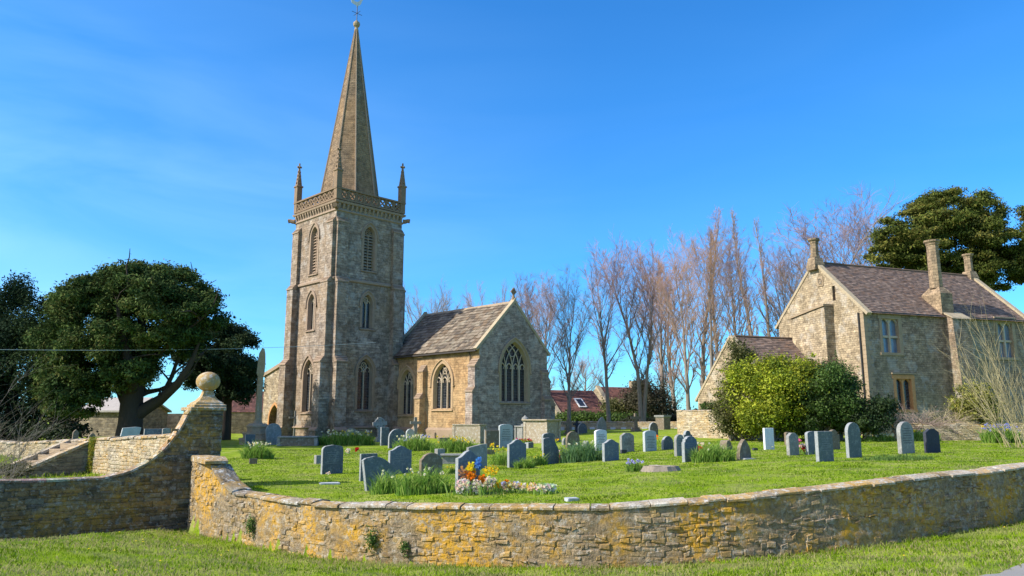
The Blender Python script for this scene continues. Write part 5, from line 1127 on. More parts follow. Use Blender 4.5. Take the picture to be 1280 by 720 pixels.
# ---- bushes
def bush(label, blobs, Y_, n, size, cols, name='bush', mat='leaf', rag=1.4, cat='bush', stems=True, px=None, grp=None):
    px = px if px is not None else sum(b[0] for b in blobs) / len(blobs); x = (px - 640) / F * (Y_ * cos(PIT)); g = lz(x, Y_); o = empty(name, (x, Y_, g), 0, label, cat, grp); C1 = []; R1 = []; rs = random.Random(int(px))
    for bx, by, rx, ry, dep in blobs:
        s = Y_ / F; c = at(bx, by, Y_) - Vector((x, Y_, g)); k = max(5, int(rx * ry / 60)); r_ = min(rx, ry) * s
        a, b = clumps_on(rs, k, c.x, c.y, c.z, rx * s * .85, dep, ry * s * .85, .22 * r_, .42 * r_, .9, zmin=-.05, shell=.6); C1 += a; R1 += b; C1.append((c.x, c.y, c.z)); R1.append((rx * s * .8, dep * .8, ry * s * .8))
    V, C_ = leaf_quads(C1, R1, n, size, cols, shell=.4, rag=rag * 1.7, asp=.6); k = V.reshape(-1, 4, 3)[:, :, 2].min(1) > -.1; V = V.reshape(-1, 4, 3)[k].reshape(-1, 3); C_ = C_[k]
    CS = []; RS = []
    for i in range(int(n / 260)):
        j = rs.randrange(len(C1)); c0_ = Vector(C1[j]); d = Vector((rs.gauss(0, 1), rs.gauss(0, 1), rs.gauss(.5, .7))).normalized(); r0_ = R1[j][0]; ll = r0_ * rs.uniform(.9, 1.5) + .15
        for q_ in range(4): p_ = c0_ + d * (ll * (.7 + .11 * q_)); CS.append(tuple(p_)); RS.append((.09 - .015 * q_,) * 3)
    V2, C2 = leaf_quads(CS, RS, n // 7, size * .8, cols, shell=.1, rag=1.5, asp=.5); V = np.r_[V, V2]; C_ = np.r_[C_, C2]; kk_ = V.reshape(-1, 4, 3)[:, :, 2].min(1) > -.1; V = V.reshape(-1, 4, 3)[kk_].reshape(-1, 3); C_ = C_[kk_]
    if stems:
        L = []; 
        for i in range(9): a = rs.uniform(0, 6.28); t = Vector(C1[rs.randrange(len(C1))]); L.append(([Vector((cos(a) * .3, sin(a) * .3, -.1)), t * .5 + Vector((0, 0, .2)), t], [.06, .04, .015]))
        mesh_of('stems', L, 5, MAT['bark'], o)
    fastmesh('foliage', V, 4, MAT[mat], o, C_); return o
YG = [(.14, .19, .014), (.20, .26, .016), (.28, .33, .02), (.36, .38, .028), (.09, .14, .012)]; GR = [(.04, .08, .016), (.06, .11, .02), (.085, .14, .024), (.045, .07, .022)]; OL = [(.10, .11, .03), (.14, .14, .04), (.08, .09, .025), (.17, .16, .06)]
bush('large bright yellow-green bush in front of the tiled wing roof', [(950, 496, 50, 48, 1.9), (985, 484, 44, 38, 1.9), (942, 472, 34, 32, 1.5), (970, 518, 50, 28, 1.9), (1005, 470, 24, 22, 1.3)], 39.5, 60000, .062, YG)
bush('olive feathery bush at the left end of the bushes, before the wing gable', [(914, 500, 22, 40, 1.3), (926, 456, 20, 34, 1.1), (905, 522, 18, 20, 1.1)], 40.5, 17000, .06, OL, rag=2.6)
bush('dark green ivy leaved bush between the yellow bush and the house corner', [(1028, 496, 42, 42, 1.7), (1056, 508, 38, 34, 1.7), (1012, 518, 36, 28, 1.6), (1045, 480, 26, 26, 1.4)], 38.9, 52000, .058, GR)
bush('low rounded dark bush at the foot of the house corner', [(1094, 520, 30, 25, 1.3), (1072, 526, 26, 20, 1.1)], 38.0, 12000, .06, [(.022, .045, .014), (.035, .06, .018), (.05, .085, .02)])
bush('reddish brown leafless bush top above the dark green bush', [(1035, 464, 26, 16, 1.0), (1052, 480, 14, 14, .8)], 39.6, 4500, .05, [(.24, .14, .09), (.17, .10, .07), (.3, .2, .12)], rag=2.5)
bush('yellowish shrub growing against the chimney breast of the house', [(1218, 500, 22, 28, .9), (1235, 512, 20, 24, .8), (1205, 515, 14, 16, .7)], 41.0, 9000, .06, [(.2, .22, .03), (.28, .27, .05), (.12, .15, .03)], rag=2.3)
bush('green shrub above the sunlit garden wall, under the leaning tree', [(905, 508, 16, 8, .8), (885, 510, 10, 6, .6)], 47.5, 5000, .07, GR)
bush('dark olive shrub among the far tree trunks', [(812, 500, 30, 26, 2.5), (830, 512, 22, 16, 2.)], 84, 16000, .11, [(.05, .05, .025), (.08, .075, .04), (.10, .085, .05), (.04, .04, .02)], rag=2.8)
bush('clipped green hedge in front of the red roofed cottages', [(725, 523, 38, 10, 1.5), (765, 524, 30, 9, 1.3), (795, 524, 20, 8, 1.3)], 80, 15000, .12, GR)
bush('faded olive shrub hiding the cottage eaves behind the trunks', [(772, 510, 22, 12, 1.5), (795, 518, 16, 8, 1.)], 86, 8000, .12, OL, rag=2.)
bush('dark hedge at the far end of the lawn, behind the low wall', [(840, 524, 24, 7, 1.2), (870, 520, 20, 9, 1.2), (800, 526, 26, 5, 1.)], 72, 12000, .10, [(.03, .035, .016), (.05, .05, .02)])
bush('long dark hedge beneath the yews at the back left', [(60, 540, 60, 14, 1.5), (-10, 535, 40, 20, 1.5)], 45, 9000, .10, DK)
# ---- twiggy shrubs
for nm, a, b in (('twig_olive', (.26, .22, .11), (.42, .36, .2)), ('twig_grey', (.14, .12, .10), (.28, .24, .19))):
    s = N(nm); s.out(s.mix(s.noise(s.co(), 1.2, 3), a, b))
def twig_shrub(label, px, pb, Y_, n, L, mat, arch_=.0, dirx=0., rad=.018, spread=.35, fork=5, seed=1, up=1.0, name='bare_shrub', zoff=0, wob=.05):
    r = random.Random(seed); x = (px - 640) / F * (Y_ * cos(PIT)); g = gz(x, Y_) + zoff; o = empty(name, (x, Y_, g), 0, label, 'shrub'); A = []; B = []
    for i in range(n):
        p = Vector((r.uniform(-.4, .4), r.uniform(-.3, .3), -.05)); d = Vector((r.gauss(dirx, spread), r.gauss(0, spread), up)).normalized(); pts = [p]; l = L * r.uniform(.5, 1.1); nn = 9
        for k in range(nn): d = (d + Vector((r.gauss(0, wob) + dirx * arch_, r.gauss(0, wob), r.gauss(0, wob) - arch_))).normalized(); p = p + d * l / nn; pts.append(p)
        rr = rad * r.uniform(.6, 1.3); A.append((pts, [rr * (1 - k / (nn + 1.5)) for k in range(nn + 1)]))
        for j in range(fork):
            k = r.randrange(2, nn); dd = (pts[k] - pts[k - 1]).normalized(); d2 = (dd + Vector((r.gauss(0, .4), r.gauss(0, .4), r.gauss(.1, .3)))).normalized(); q = [pts[k]]; l2 = l * r.uniform(.15, .4)
            for m in range(4): d2 = (d2 + Vector((r.gauss(0, .1), r.gauss(0, .1), r.gauss(0, .1) - arch_ * .6))).normalized(); q.append(q[-1] + d2 * l2 / 4)
            B.append((q, [rr * .45, rr * .4, rr * .3, rr * .22, rr * .15]))
    mesh_of('stems', A, 5, MAT[mat], o); mesh_of('twigs', B, 3, MAT[mat], o); return o
twig_shrub('tall pale bare shrub with many upright stems at the right edge', 1262, 552, 32, 22, 5.6, 'twig_olive', .012, -.10, .016, .2, 12, 3)
twig_shrub('second pale stemmed bare shrub, left of the one at the right edge', 1292, 552, 33, 14, 5.6, 'twig_olive', .015, -.2, .015, .2, 12, 4)
twig_shrub('tangled heap of dead brown brushwood on the low garden wall', 1150, 530, 39.9, 120, 2.1, 'twig_buff', .10, .05, .016, 1.1, 8, 5, up=.6, name='brush_pile', zoff=.65, wob=.2)
twig_shrub('smaller tangle of brown twigs beside the house window', 1188, 530, 40.1, 110, 2.0, 'twig_olive', .10, -.1, .016, 1.1, 8, 6, up=.6, name='brush_pile', zoff=.65, wob=.2)
twig_shrub('arching leafless shrub at the left edge, its twigs drooping over the wall', -40, 600, 21.5, 34, 4.2, 'twig_grey', .07, .35, .009, .35, 10, 7, up=.8)
twig_shrub('thin bare bush standing low beside the left edge shrub', 12, 600, 24, 20, 2.6, 'twig_grey', .05, .15, .009, .4, 8, 8)
bush('small olive weed bush in front of the left end of the sunlit wall', [(16, 588, 24, 9, .7)], 25.5, 2600, .045, OL, rag=2.2, stems=False)
# ivy tufts growing out of the bow wall
for px, py, r_, lab in ((317, 657, 9, 'leafy tuft growing from the left end of the low wall'), (467, 674, 9, 'dark leafy tuft sprouting at mid height of the low wall'), (508, 684, 6, 'tiny tuft at the foot of the low wall, right of the larger one')):
    k = (px - 640) / F; best = min(np.linspace(1, bl * .6, 1500), key=lambda q_: abs(bat(q_)[0] / (bat(q_)[1] * cos(PIT) - .45) - k)); x, y = bat(best); t, nn = btn(best)
    z = zpy(py, x, y); o = empty('wall_plant', (x, y, z - .1), 0, lab, 'plant', 'plants growing from the low wall'); n = 420 if r_ > 7 else 200; s = r_ * 15 / F
    P = rng.normal(size=(n, 3)) * np.array([s * .42, s * .2, s * .75]) + np.array([nn.x * .09, nn.y * .09, .1]); a = rng.normal(size=(n, 3)); a /= np.linalg.norm(a, axis=1)[:, None]; b = np.cross(a, rng.normal(size=(n, 3))); b /= np.linalg.norm(b, axis=1)[:, None]
    V = np.stack([P - a * .022, P - b * .014, P + a * .022, P + b * .014], 1).reshape(-1, 3); fastmesh('foliage', V, 4, MAT['leaf'], o, np.array(GR)[rng.integers(0, 3, n)] * rng.uniform(1.0, 2.0, (n, 1)))
# overhead wire across the left
o = empty('overhead_wire', (0, 30, 7), 0, 'thin overhead wire crossing in front of the yews', 'wire'); m = MB(); a = at(-60, 436, 34); b = at(470, 428, 52.0); pts = []
for k in range(25): t = k / 24; p = a.lerp(b, t); p.z -= 1.0 * 4 * t * (1 - t) * .25; pts.append(p - Vector((0, 30, 7)))
m.tube(pts, .014, 4); m.build('cable', MAT['pale_grey'], o)
# ================================================================== gravestones
def profile(shape, w, h):
    a = w / 2
    def arc(cx_, cz_, rx, rz, t0, t1, n=8): return [(cx_ + rx * cos(t0 + (t1 - t0) * k / n), cz_ + rz * sin(t0 + (t1 - t0) * k / n)) for k in range(n + 1)]
    if shape == 'flat': return [(-a, 0), (a, 0), (a, h - .01), (a - .01, h), (-a + .01, h), (-a, h - .01)]
    if shape == 'curve': return [(-a, 0), (a, 0), (a, h - w * .14)] + arc(0, h - w * .14, a, w * .14, 0, pi)[1:-1] + [(-a, h - w * .14)]
    if shape == 'round': return [(-a, 0), (a, 0)] + arc(0, h - a * .95, a, a * .95, 0, pi, 14)
    if shape == 'shoulder': return [(-a, 0), (a, 0), (a, h - a * .62), (a * .72, h - a * .62)] + arc(0, h - a * .62, a * .66, a * .62, 0, pi, 10) + [(-a * .72, h - a * .62), (-a, h - a * .62)]
    if shape == 'ogee': return [(-a, 0), (a, 0), (a, h * .84), (a * .8, h * .855), (a * .55, h * .90), (a * .3, h * .965), (0, h), (-a * .3, h * .965), (-a * .55, h * .90), (-a * .8, h * .855), (-a, h * .84)]
    if shape == 'gothic': R = w * .95; c_ = R - a; ah = sqrt(R * R - c_ * c_); th = atan2(ah, c_); return [(-a, 0), (a, 0)] + [(-c_ + R * cos(th * k / 7), h - ah + R * sin(th * k / 7)) for k in range(8)] + [(c_ - R * cos(th * k / 7), h - ah + R * sin(th * k / 7)) for k in range(6, -1, -1)]
    if shape == 'angled': return [(-a, 0), (a, 0), (a, h * .86), (a * .35, h), (-a * .35, h), (-a, h * .86)]
    if shape == 'fall': return [(-a, 0), (a, 0), (a, h * .55), (a * .86, h * .66), (a * .6, h * .80), (a * .25, h * .92), (-a * .25, h), (-a * .8, h * .99), (-a, h * .95)]
    if shape == 'slant': return [(-a, 0), (a, 0), (a, h), (a * .4, h * .99), (-a, h * .88)]
    if shape == 'scallop': return [(-a, 0), (a, 0), (a, h * .78), (a * .86, h * .80), (a * .80, h * .90)] + arc(0, h * .90, a * .62, h * .10, 0, pi, 8) + [(-a * .80, h * .90), (-a * .86, h * .80), (-a, h * .78)]
    if shape == 'soft': return [(-a, 0), (a, 0), (a, h - a * .42)] + arc(a * .55, h - a * .42, a * .45, a * .34, 0, pi / 2, 5)[1:] + [(a * .25, h - .012), (0, h), (-a * .25, h - .012)] + arc(-a * .55, h - a * .42, a * .45, a * .34, pi / 2, pi, 5)[:-1] + [(-a, h - a * .42)]
    if shape == 'bell': return [(-a, 0), (a, 0), (a, h * .72), (a * .93, h * .76), (a * .82, h * .80), (a * .74, h * .86), (a * .55, h * .93), (a * .3, h * .98), (0, h), (-a * .3, h * .98), (-a * .55, h * .93), (-a * .74, h * .86), (-a * .82, h * .80), (-a * .93, h * .76), (-a, h * .72)]
    if shape == 'broken': return [(-a, 0), (a, 0), (a * .9, h * .55), (a * .62, h * .62), (a * .6, h * .8), (a * .2, h * .86), (-a * .1, h), (-a * .7, h * .93), (-a, h * .7)]
def slab(shape, w, h, t, bev=.008):
    bm = bmesh.new(); pr = profile(shape, w, h); vs = [bm.verts.new((x, -t / 2, z)) for x, z in pr]; f = bm.faces.new(vs); r_ = bmesh.ops.extrude_face_region(bm, geom=[f]); ev = [v for v in r_['geom'] if isinstance(v, bmesh.types.BMVert)]
    bmesh.ops.translate(bm, vec=(0, t, 0), verts=ev); bmesh.ops.recalc_face_normals(bm, faces=bm.faces)
    es = [e for e in bm.edges if abs(e.verts[0].co.y - e.verts[1].co.y) < 1e-6]; bmesh.ops.bevel(bm, geom=es, offset=bev, segments=1, affect='EDGES'); return bm
def bm_obj(bm, name, mat, parent):
    me = bpy.data.meshes.new(name); bm.to_mesh(me); bm.free(); me.materials.append(mat)
    if name == 'slab' and 'slate' in mat.name:
        me.materials.append(MAT['lit_sawn_edge'])  # paler sawn edges, with sunlit brightness put into the colour
        for p_ in me.polygons: p_.material_index = 1 if abs(p_.normal.y) < .5 else 0
    o = bpy.data.objects.new(name, me); col.objects.link(o); o.parent = parent; return o
GG = 'gravestones in the churchyard'
def width_from(x0, x1, Y, X, rot, t):
    s = (x1 - x0) / F * (Y * cos(PIT)); b = atan2(X, Y); return max(.25, (s - t * abs(sin(rot - (-b) + 0)) * .9) / max(.35, cos(rot + b)))
def stone(x0, x1, yt, yb, shape, mat, label, rot=40, lean=0, t=.13, tilt=0, ins=0, base=None, name='gravestone', cat='gravestone', Yd=None, text=True):
    pc = (x0 + x1) / 2; p = ground_hit(pc, yb) if Yd is None else at(pc, yb, Yd); R = radians(rot); X, Y = p.x, p.y
    b = atan2(X, Y); edge = t * abs(sin(R + b)); s = (x1 - x0) / F * (Y * cos(PIT) + .0); w_ = max(.22, (s - edge) / max(.3, cos(R + b))); h = zpy(yt, X, Y) - lz(X, Y); bh = 0
    o = empty(name, (X, Y, lz(X, Y) - .02), R, label, cat, GG); o.rotation_euler = (radians(lean), radians(tilt), R)
    if base: bh = base; m = MB(); m.loft([[(-w_ / 2 - .08, -t / 2 - .08, -.06), (w_ / 2 + .08, -t / 2 - .08, -.06), (w_ / 2 + .08, t / 2 + .08, -.06), (-w_ / 2 - .08, t / 2 + .08, -.06)], [(-w_ / 2 - .08, -t / 2 - .08, bh), (w_ / 2 + .08, -t / 2 - .08, bh), (w_ / 2 + .08, t / 2 + .08, bh), (-w_ / 2 - .08, t / 2 + .08, bh)], [(-w_ / 2 - .06, -t / 2 - .06, bh + .02), (w_ / 2 + .06, -t / 2 - .06, bh + .02), (w_ / 2 + .06, t / 2 + .06, bh + .02), (-w_ / 2 - .06, t / 2 + .06, bh + .02)]]); m.build('plinth', MAT[mat], o)
    sl_ = bm_obj(slab(shape, w_, h + .10 - bh, t), 'slab', MAT[mat], o); sl_.location = (0, 0, bh - .08)
    if ins and text:
        r = random.Random(int(x0 * 7)); m = MB(); z = h - w_ * .32
        for k in range(ins):
            x = -w_ * r.uniform(.22, .36); xe = -x
            while x < xe: l_ = r.uniform(.02, .07); m.box(x, -t / 2 - .003, z, min(x + l_, xe), -t / 2 + .004, z + h * .028); x += l_ + .018
            z -= h * .075
        m.build('inscription', MAT['engrave' if mat in ('pale_grey', 'white_stone', 'grey_stone') else 'pale_grey_cut'], o)
    return o
simple('pale_grey_cut', (.20, .22, .23))
simple('engrave_soft', (.1, .1, .1))
SS = [
 (401, 428, 556, 592, 'soft', 'slate_stone', 'dark slate headstone standing alone on open grass, flower holder at its foot', dict(ins=6)),
 (457, 496, 569, 612, 'fall', 'green_slate', 'nearest slate headstone, tilted with one high corner beside the daffodil leaves', dict(lean=-4, tilt=-7, t=.12)),
 (449, 471, 567, 601, 'flat', 'slate_stone', 'flat topped dark slate headstone tucked behind the tilted one', dict(t=.09)),
 (485, 514, 557, 592, 'ogee', 'blue_slate', 'blue slate headstone with peaked top behind the nearest tilted slab', dict(ins=4)),
 (524, 553, 566, 594, 'bell', 'brown_stone', 'brown round topped headstone just behind the daffodil leaves', dict(t=.13)),
 (569, 600, 563, 616, 'ogee', 'blue_slate', 'tall slate blue headstone with orange and blue flowers at its foot', dict(ins=5, t=.12)),
 (583, 609, 555, 586, 'slant', 'grey_stone', 'greenish grey slab with sloping top behind the flowered slate stone', dict()),
 (606, 624, 538, 560, 'flat', 'brown_stone', 'dark brown flat slab next to the tall pale headstone', dict(t=.12)),
 (623, 641, 530, 559, 'curve', 'pale_grey', 'tall pale grey headstone in front of the chest tomb', dict(ins=7)),
 (634, 658, 549, 584, 'ogee', 'blue_slate', 'blue grey headstone with shallow pointed top and green leaves at its base', dict(ins=0)),
 (677, 694, 541, 563, 'soft', 'slate_stone', 'plain flat topped slate stone behind the one with red flowers', dict()),
 (678, 699, 547, 580, 'fall', 'slate_stone', 'slate headstone with curved sloping top and red flowers in front', dict(t=.08)),
 (707, 725, 539, 559, 'round', 'brown_stone', 'weathered brown rounded stone behind the daffodil clump', dict(t=.13)),
 (722, 734, 529, 542, 'round', 'slate_stone', 'small dark rounded stone beside the two little crosses', dict()),
 (745, 758, 521, 541, 'gothic', 'grey_stone', 'leaning pale gothic headstone behind the tall white one', dict(tilt=6)),
 (743, 759, 537, 563, 'curve', 'white_stone', 'tall whitish headstone with engraved lines behind the squat blue one', dict(ins=7)),
 (753, 774, 549, 576, 'ogee', 'blue_slate', 'squat blue grey headstone at the right end of the daffodil clump', dict(ins=3)),
 (775, 793, 541, 565, 'angled', 'grey_stone', 'grey headstone with clipped corners and a black block at its foot', dict(ins=5)),
 (811, 823, 528, 546, 'round', 'slate_stone', 'slate rounded stone directly behind the pale engraved slab', dict()),
 (804, 821, 538, 564, 'curve', 'pale_grey', 'pale engraved slab standing before a rounded slate stone', dict(ins=8)),
 (827, 842, 545, 562, 'round', 'slate_stone', 'small slate stone with rounded top right of the pale engraved slab', dict()),
 (843, 856, 543, 570, 'round', 'grey_stone', 'grey rounded stone, left of the overlapping slate group', dict(ins=5)),
 (853, 866, 538, 562, 'shoulder', 'slate_stone', 'slate stone peeping over the back of the overlapping group', dict()),
 (853, 873, 545, 577, 'scallop', 'blue_slate', 'front slate of the overlapping group with red flowers beside it', dict(ins=6)),
 (921, 939, 549, 574, 'gothic', 'brown_stone', 'brown lichened gothic headstone alone right of the leafy clump', dict(t=.14)),
 (955, 968, 535, 562, 'flat', 'white_stone', 'bright white upright slab in front of the big bushes', dict(ins=0, t=.11, rot=26)),
 (981, 990, 540, 556, 'curve', 'brown_stone', 'low brown stone half behind the grey one with pink flowers', dict(rot=33)),
 (984, 999, 541, 569, 'angled', 'grey_stone', 'grey headstone with clipped corners and pink flowers before it', dict(rot=33, t=.14)),
 (1035, 1050, 537, 562, 'shoulder', 'brown_stone', 'brown shouldered stone standing behind the two slate slabs', dict(rot=31)),
 (1008, 1024, 539, 568, 'curve', 'blue_slate', 'blue slate slab, left and rear of the pair beside the pink flowers', dict(rot=31)),
 (1021, 1042, 539, 577, 'flat', 'green_slate', 'larger flat topped slate slab, right and front of the pair', dict(rot=31, ins=6)),
 (1059, 1077, 528, 572, 'round', 'green_slate', 'tallest dark slate headstone with full round top before the bushes', dict(rot=30, ins=0)),
 (1124, 1143, 527, 567, 'round', 'grey_stone', 'tall grey round topped headstone near the house corner', dict(rot=28, t=.16, ins=7)),
 (1157, 1175, 536, 566, 'angled', 'dark_granite', 'black granite headstone, the rightmost in the churchyard', dict(rot=28, t=.12)),
 (333, 352, 529, 556, 'round', 'grey_stone', 'large round grey stone leaning near the base of the tall cross', dict(tilt=-6, t=.12)),
 (306, 318, 543, 558, 'flat', 'slate_stone', 'small dark slab in front of the stepped cross base', dict()),
 (430, 447, 535, 549, 'round', 'grey_stone', 'grey rounded stone poking above the daffodils under the tower', dict()),
 (475, 486, 534, 557, 'flat', 'slate_stone', 'narrow upright slate beside the big wheel cross', dict(rot=40)),
 (485, 507, 536, 560, 'round', 'slate_stone', 'wide slate round topped stone right of the wheel cross', dict()),
 (507, 518, 536, 549, 'round', 'pale_grey', 'small pale rounded stone next to the slim stone cross', dict()),
 (393, 401, 569, 580, 'flat', 'grey_stone', 'tiny square stone peeping out left of the lone slate headstone', dict(t=.2)),
 (543, 556, 561, 572, 'flat', 'grey_stone', 'squat dark block at the head of the long grey kerb', dict(t=.25)),
 (147, 168, 532, 552, 'slant', 'pale_grey', 'pale leaning headstone beyond the sunlit left wall, before the yew trunk', dict(tilt=10, Yd=37)),
 (180, 201, 536, 552, 'flat', 'blue_slate', 'bluish flat stone beyond the left wall, right of the yew trunk', dict(Yd=38)),
 (202, 212, 535, 552, 'curve', 'grey_stone', 'narrow grey stone beyond the left wall, close to the ball pier', dict(Yd=38)),
 (90, 97, 537, 552, 'gothic', 'brown_stone', 'narrow brown stone above the moss streaked wall, the left of two', dict(Yd=34, t=.16)),
 (110, 119, 541, 552, 'gothic', 'brown_stone', 'short brown stone above the moss streaked wall, the right of two', dict(Yd=34, t=.16)),
 (900, 916, 550, 562, 'broken', 'brown_stone', 'broken brown stone stump behind the leafy clump with red flowers', dict(t=.35)),
 (605, 610, 537, 557, 'flat', 'grey_stone', 'very narrow pale stone at the left side of the dark brown flat slab', dict(t=.1)),
 (547, 567, 547, 556, 'flat', 'brown_stone', 'low wide brown stone among the yellow flecked daffodils', dict(t=.2)),
 (656, 667, 553, 560, 'flat', 'slate_stone', 'low dark block in the grass between the peaked and the sloping slate stones', dict(t=.3)),
 (702, 709, 547, 556, 'gothic', 'grey_stone', 'tiny pale pointed stone left of the weathered brown rounded one', dict(t=.15)),
 (728, 738, 551, 562, 'broken', 'grey_stone', 'jagged grey stone stump half buried in the daffodil clump', dict(t=.3)),
]
for x0, x1, yt, yb, sh, mt, lab, kw in SS: stone(x0, x1, yt, yb, sh, mt, lab, **kw)
def cross(px, yt, yb, mat, label, rot=31, wheel=False, armw=.36, th=.1, base=True, tilt=0, wpx=None, Yd=None):
    p = ground_hit(px, yb) if Yd is None else at(px, yb, Yd); h = zpy(yt, p.x, p.y) - lz(p.x, p.y); o = empty('stone_cross', (p.x, p.y, lz(p.x, p.y) - .02), radians(rot), label, 'cross', 'stone crosses in the churchyard'); o.rotation_euler = (0, radians(tilt), radians(rot))
    bh = h * .22 if base else 0; m = MB(); s = th; zc = h * .74; m.loft([[(-s * 1.1, -s * .7, 0), (s * 1.1, -s * .7, 0), (s * 1.1, s * .7, 0), (-s * 1.1, s * .7, 0)], [(-s * .8, -s * .55, h), (s * .8, -s * .55, h), (s * .8, s * .55, h), (-s * .8, s * .55, h)]]); a = h * armw
    m.box(-a, -s * .56, zc - s * .8, a, s * .56, zc + s * .8); m.build('shaft', MAT[mat], o)
    if wheel: m = MB(); R = h * .2; m.tube([(R * cos(t * pi / 10), 0, zc + R * sin(t * pi / 10)) for t in range(21)], s * .5, 6); m.build('wheel', MAT[mat], o)
    if base:
        m = MB(); w_ = h * .24; m.box(-w_, -w_ * .8, -.1, w_, w_ * .8, bh * .5); m.box(-w_ * .7, -w_ * .55, bh * .5, w_ * .7, w_ * .55, bh); m.build('base', MAT[mat], o)
    return o
cross(476, 521, 552, 'grey_stone', 'large leaning wheel headed stone cross under the tower', wheel=True, th=.16, armw=.30, tilt=-5)
cross(519, 521, 548, 'grey_stone', 'slim lichened stone cross before the small priest door', th=.12, armw=.27)
cross(368, 513, 546, 'grey_stone', 'slender pale cross in the shade of the tower corner', th=.09, armw=.24, base=False)
cross(710, 524, 543, 'brown_stone', 'small brown stone cross right of the chest tomb', th=.12, armw=.34)
cross(721, 526, 541, 'dark_granite', 'small black cross beside the brown one', th=.10, armw=.34)
cross(795, 516, 539, 'brown_stone', 'brown stone cross alone before the tree with two trunks', th=.13, armw=.34)
# the tall medieval cross on steps
p = ground_hit(320, 556); Yc = 46; p = at(321, 552, Yc); g = lz(p.x, p.y); o = empty('preaching_cross', (p.x, p.y, g), radians(12), 'tall worn stone cross shaft on octagonal steps left of the church', 'cross')
m = MB(); k = Yc / F
m.lathe([(21 * k, -.3), (21 * k, 5 * k), (22 * k, 5.4 * k), (22 * k, 7.5 * k), (17 * k, 7.5 * k), (17 * k, 11.5 * k), (18 * k, 12 * k), (18 * k, 14 * k), (12.5 * k, 14 * k), (12.5 * k, 19.5 * k), (13.6 * k, 20.2 * k), (13.6 * k, 22.5 * k), (10 * k, 25 * k)], 0, 0, 8, rot=pi / 8); m.build('steps', MAT['cross_stone'], o)
zt = zpy(435, p.x, p.y) - g; zn = zpy(470, p.x, p.y) - g
m = MB(); m.lathe([(.30, 25 * k), (.24, 27 * k), (.21, 29 * k), (.17, zn - .05), (.17, zn)], 0, 0, 8, rot=pi / 8); m.build('shaft', MAT['cross_stone'], o)
m = MB(); m.loft([[(-.16, -.14, zn), (.16, -.14, zn), (.16, .14, zn), (-.16, .14, zn)], [(-.22, -.17, zn + .15), (.20, -.17, zn + .15), (.20, .17, zn + .15), (-.22, .17, zn + .15)], [(-.19, -.16, zn + .7), (.23, -.16, zn + .8), (.23, .16, zn + .8), (-.19, .16, zn + .7)], [(-.14, -.15, zt - .35), (.20, -.15, zt - .35), (.20, .15, zt - .35), (-.14, .15, zt - .35)], [(.02, -.1, zt), (.14, -.1, zt - .05), (.14, .1, zt - .05), (.02, .1, zt)]]); m.build('cross_head', MAT['cross_stone'], o)
def chest(x0, x1, yt, yb, mat, top, label, rot=31, dep=1.0, over=.08, L=None, cat='tomb', name='chest_tomb', lid=.12, Yd=None, panel=True):
    pc = (x0 + x1) / 2; p = ground_hit(pc, yb) if Yd is None else at(pc, yb, Yd); g = lz(p.x, p.y); h = zpy(yt, p.x, p.y + .3) - g; s = (x1 - x0) / F * (p.y * cos(PIT)); R = radians(rot); b = atan2(p.x, p.y)
    W = max(.4, (s - dep * abs(sin(R + b))) / cos(R + b)); o = empty(name, (p.x, p.y, g), R, label, cat, 'tombs in the churchyard')
    m = MB(); m.box(-W / 2, -dep / 2, -.1, W / 2, dep / 2, h - lid); body = m.build('chest', MAT[mat], o); m = MB(); e = over
    m.loft([[(-W / 2 - e * .3, -dep / 2 - e * .3, h - lid + .002), (W / 2 + e * .3, -dep / 2 - e * .3, h - lid + .002), (W / 2 + e * .3, dep / 2 + e * .3, h - lid + .002), (-W / 2 - e * .3, dep / 2 + e * .3, h - lid + .002)], [(-W / 2 - e, -dep / 2 - e, h - lid * .6), (W / 2 + e, -dep / 2 - e, h - lid * .6), (W / 2 + e, dep / 2 + e, h - lid * .6), (-W / 2 - e, dep / 2 + e, h - lid * .6)], [(-W / 2 - e, -dep / 2 - e, h), (W / 2 + e, -dep / 2 - e, h), (W / 2 + e, dep / 2 + e, h), (-W / 2 - e, dep / 2 + e, h)]]); m.build('lid', MAT[top], o)
    if panel:
        m = MB()
        for sx_ in (-1, 1):
            m.box(sx_ * W / 2 - .09, -dep / 2 - .03, 0, sx_ * W / 2 + .09, -dep / 2 + .1, h - lid); m.box(sx_ * W / 2 - .09, dep / 2 - .1, 0, sx_ * W / 2 + .09, dep / 2 + .03, h - lid)
        m.build('corner_pier', MAT[top], body)
    return o, h, W
chest(656, 699, 524, 543, 'tomb_pale', 'tomb_pale', 'large chest tomb with flat pale lid right of the chancel', rot=-42, dep=1.25, over=.14, Yd=46)
chest(567, 607, 530, 549, 'tomb_pale', 'tomb_pale', 'crumbling whitish chest tomb at the foot of the chancel wall', rot=-25, dep=.9, over=.06, Yd=47)
o, h, W = chest(645, 668, 532, 552, 'grey_stone', 'grey_stone', 'dark pedestal tomb with an urn before the chancel', rot=31, dep=.9)
m = MB(); m.lathe([(.28, h), (.28, h + .08), (.1, h + .14), (.12, h + .2), (.24, h + .38), (.2, h + .5), (.08, h + .58), (.03, h + .66)], 0, 0, 12); m.build('urn', MAT['grey_stone'], o)
chest(349, 396, 545, 557, 'brown_stone', 'grey_stone', 'long low dark tomb slab at the foot of the tower', rot=8, dep=.9, lid=.1)
chest(553, 592, 567, 579, 'grey_stone', 'grey_stone', 'long low grey kerbed grave running behind the flowered slate stone', rot=5, dep=.6, lid=.08, panel=False, name='kerb_grave')
chest(700, 716, 549, 558, 'brown_stone', 'grey_stone', 'little square stone box beside the red flowered headstone', rot=20, dep=.3, panel=False) if False else None
chest(820, 838, 519, 537, 'brown_stone', 'grey_stone', 'tall blocky mossy tomb near the sunlit garden wall', rot=30, dep=1.0, lid=.2, panel=False)
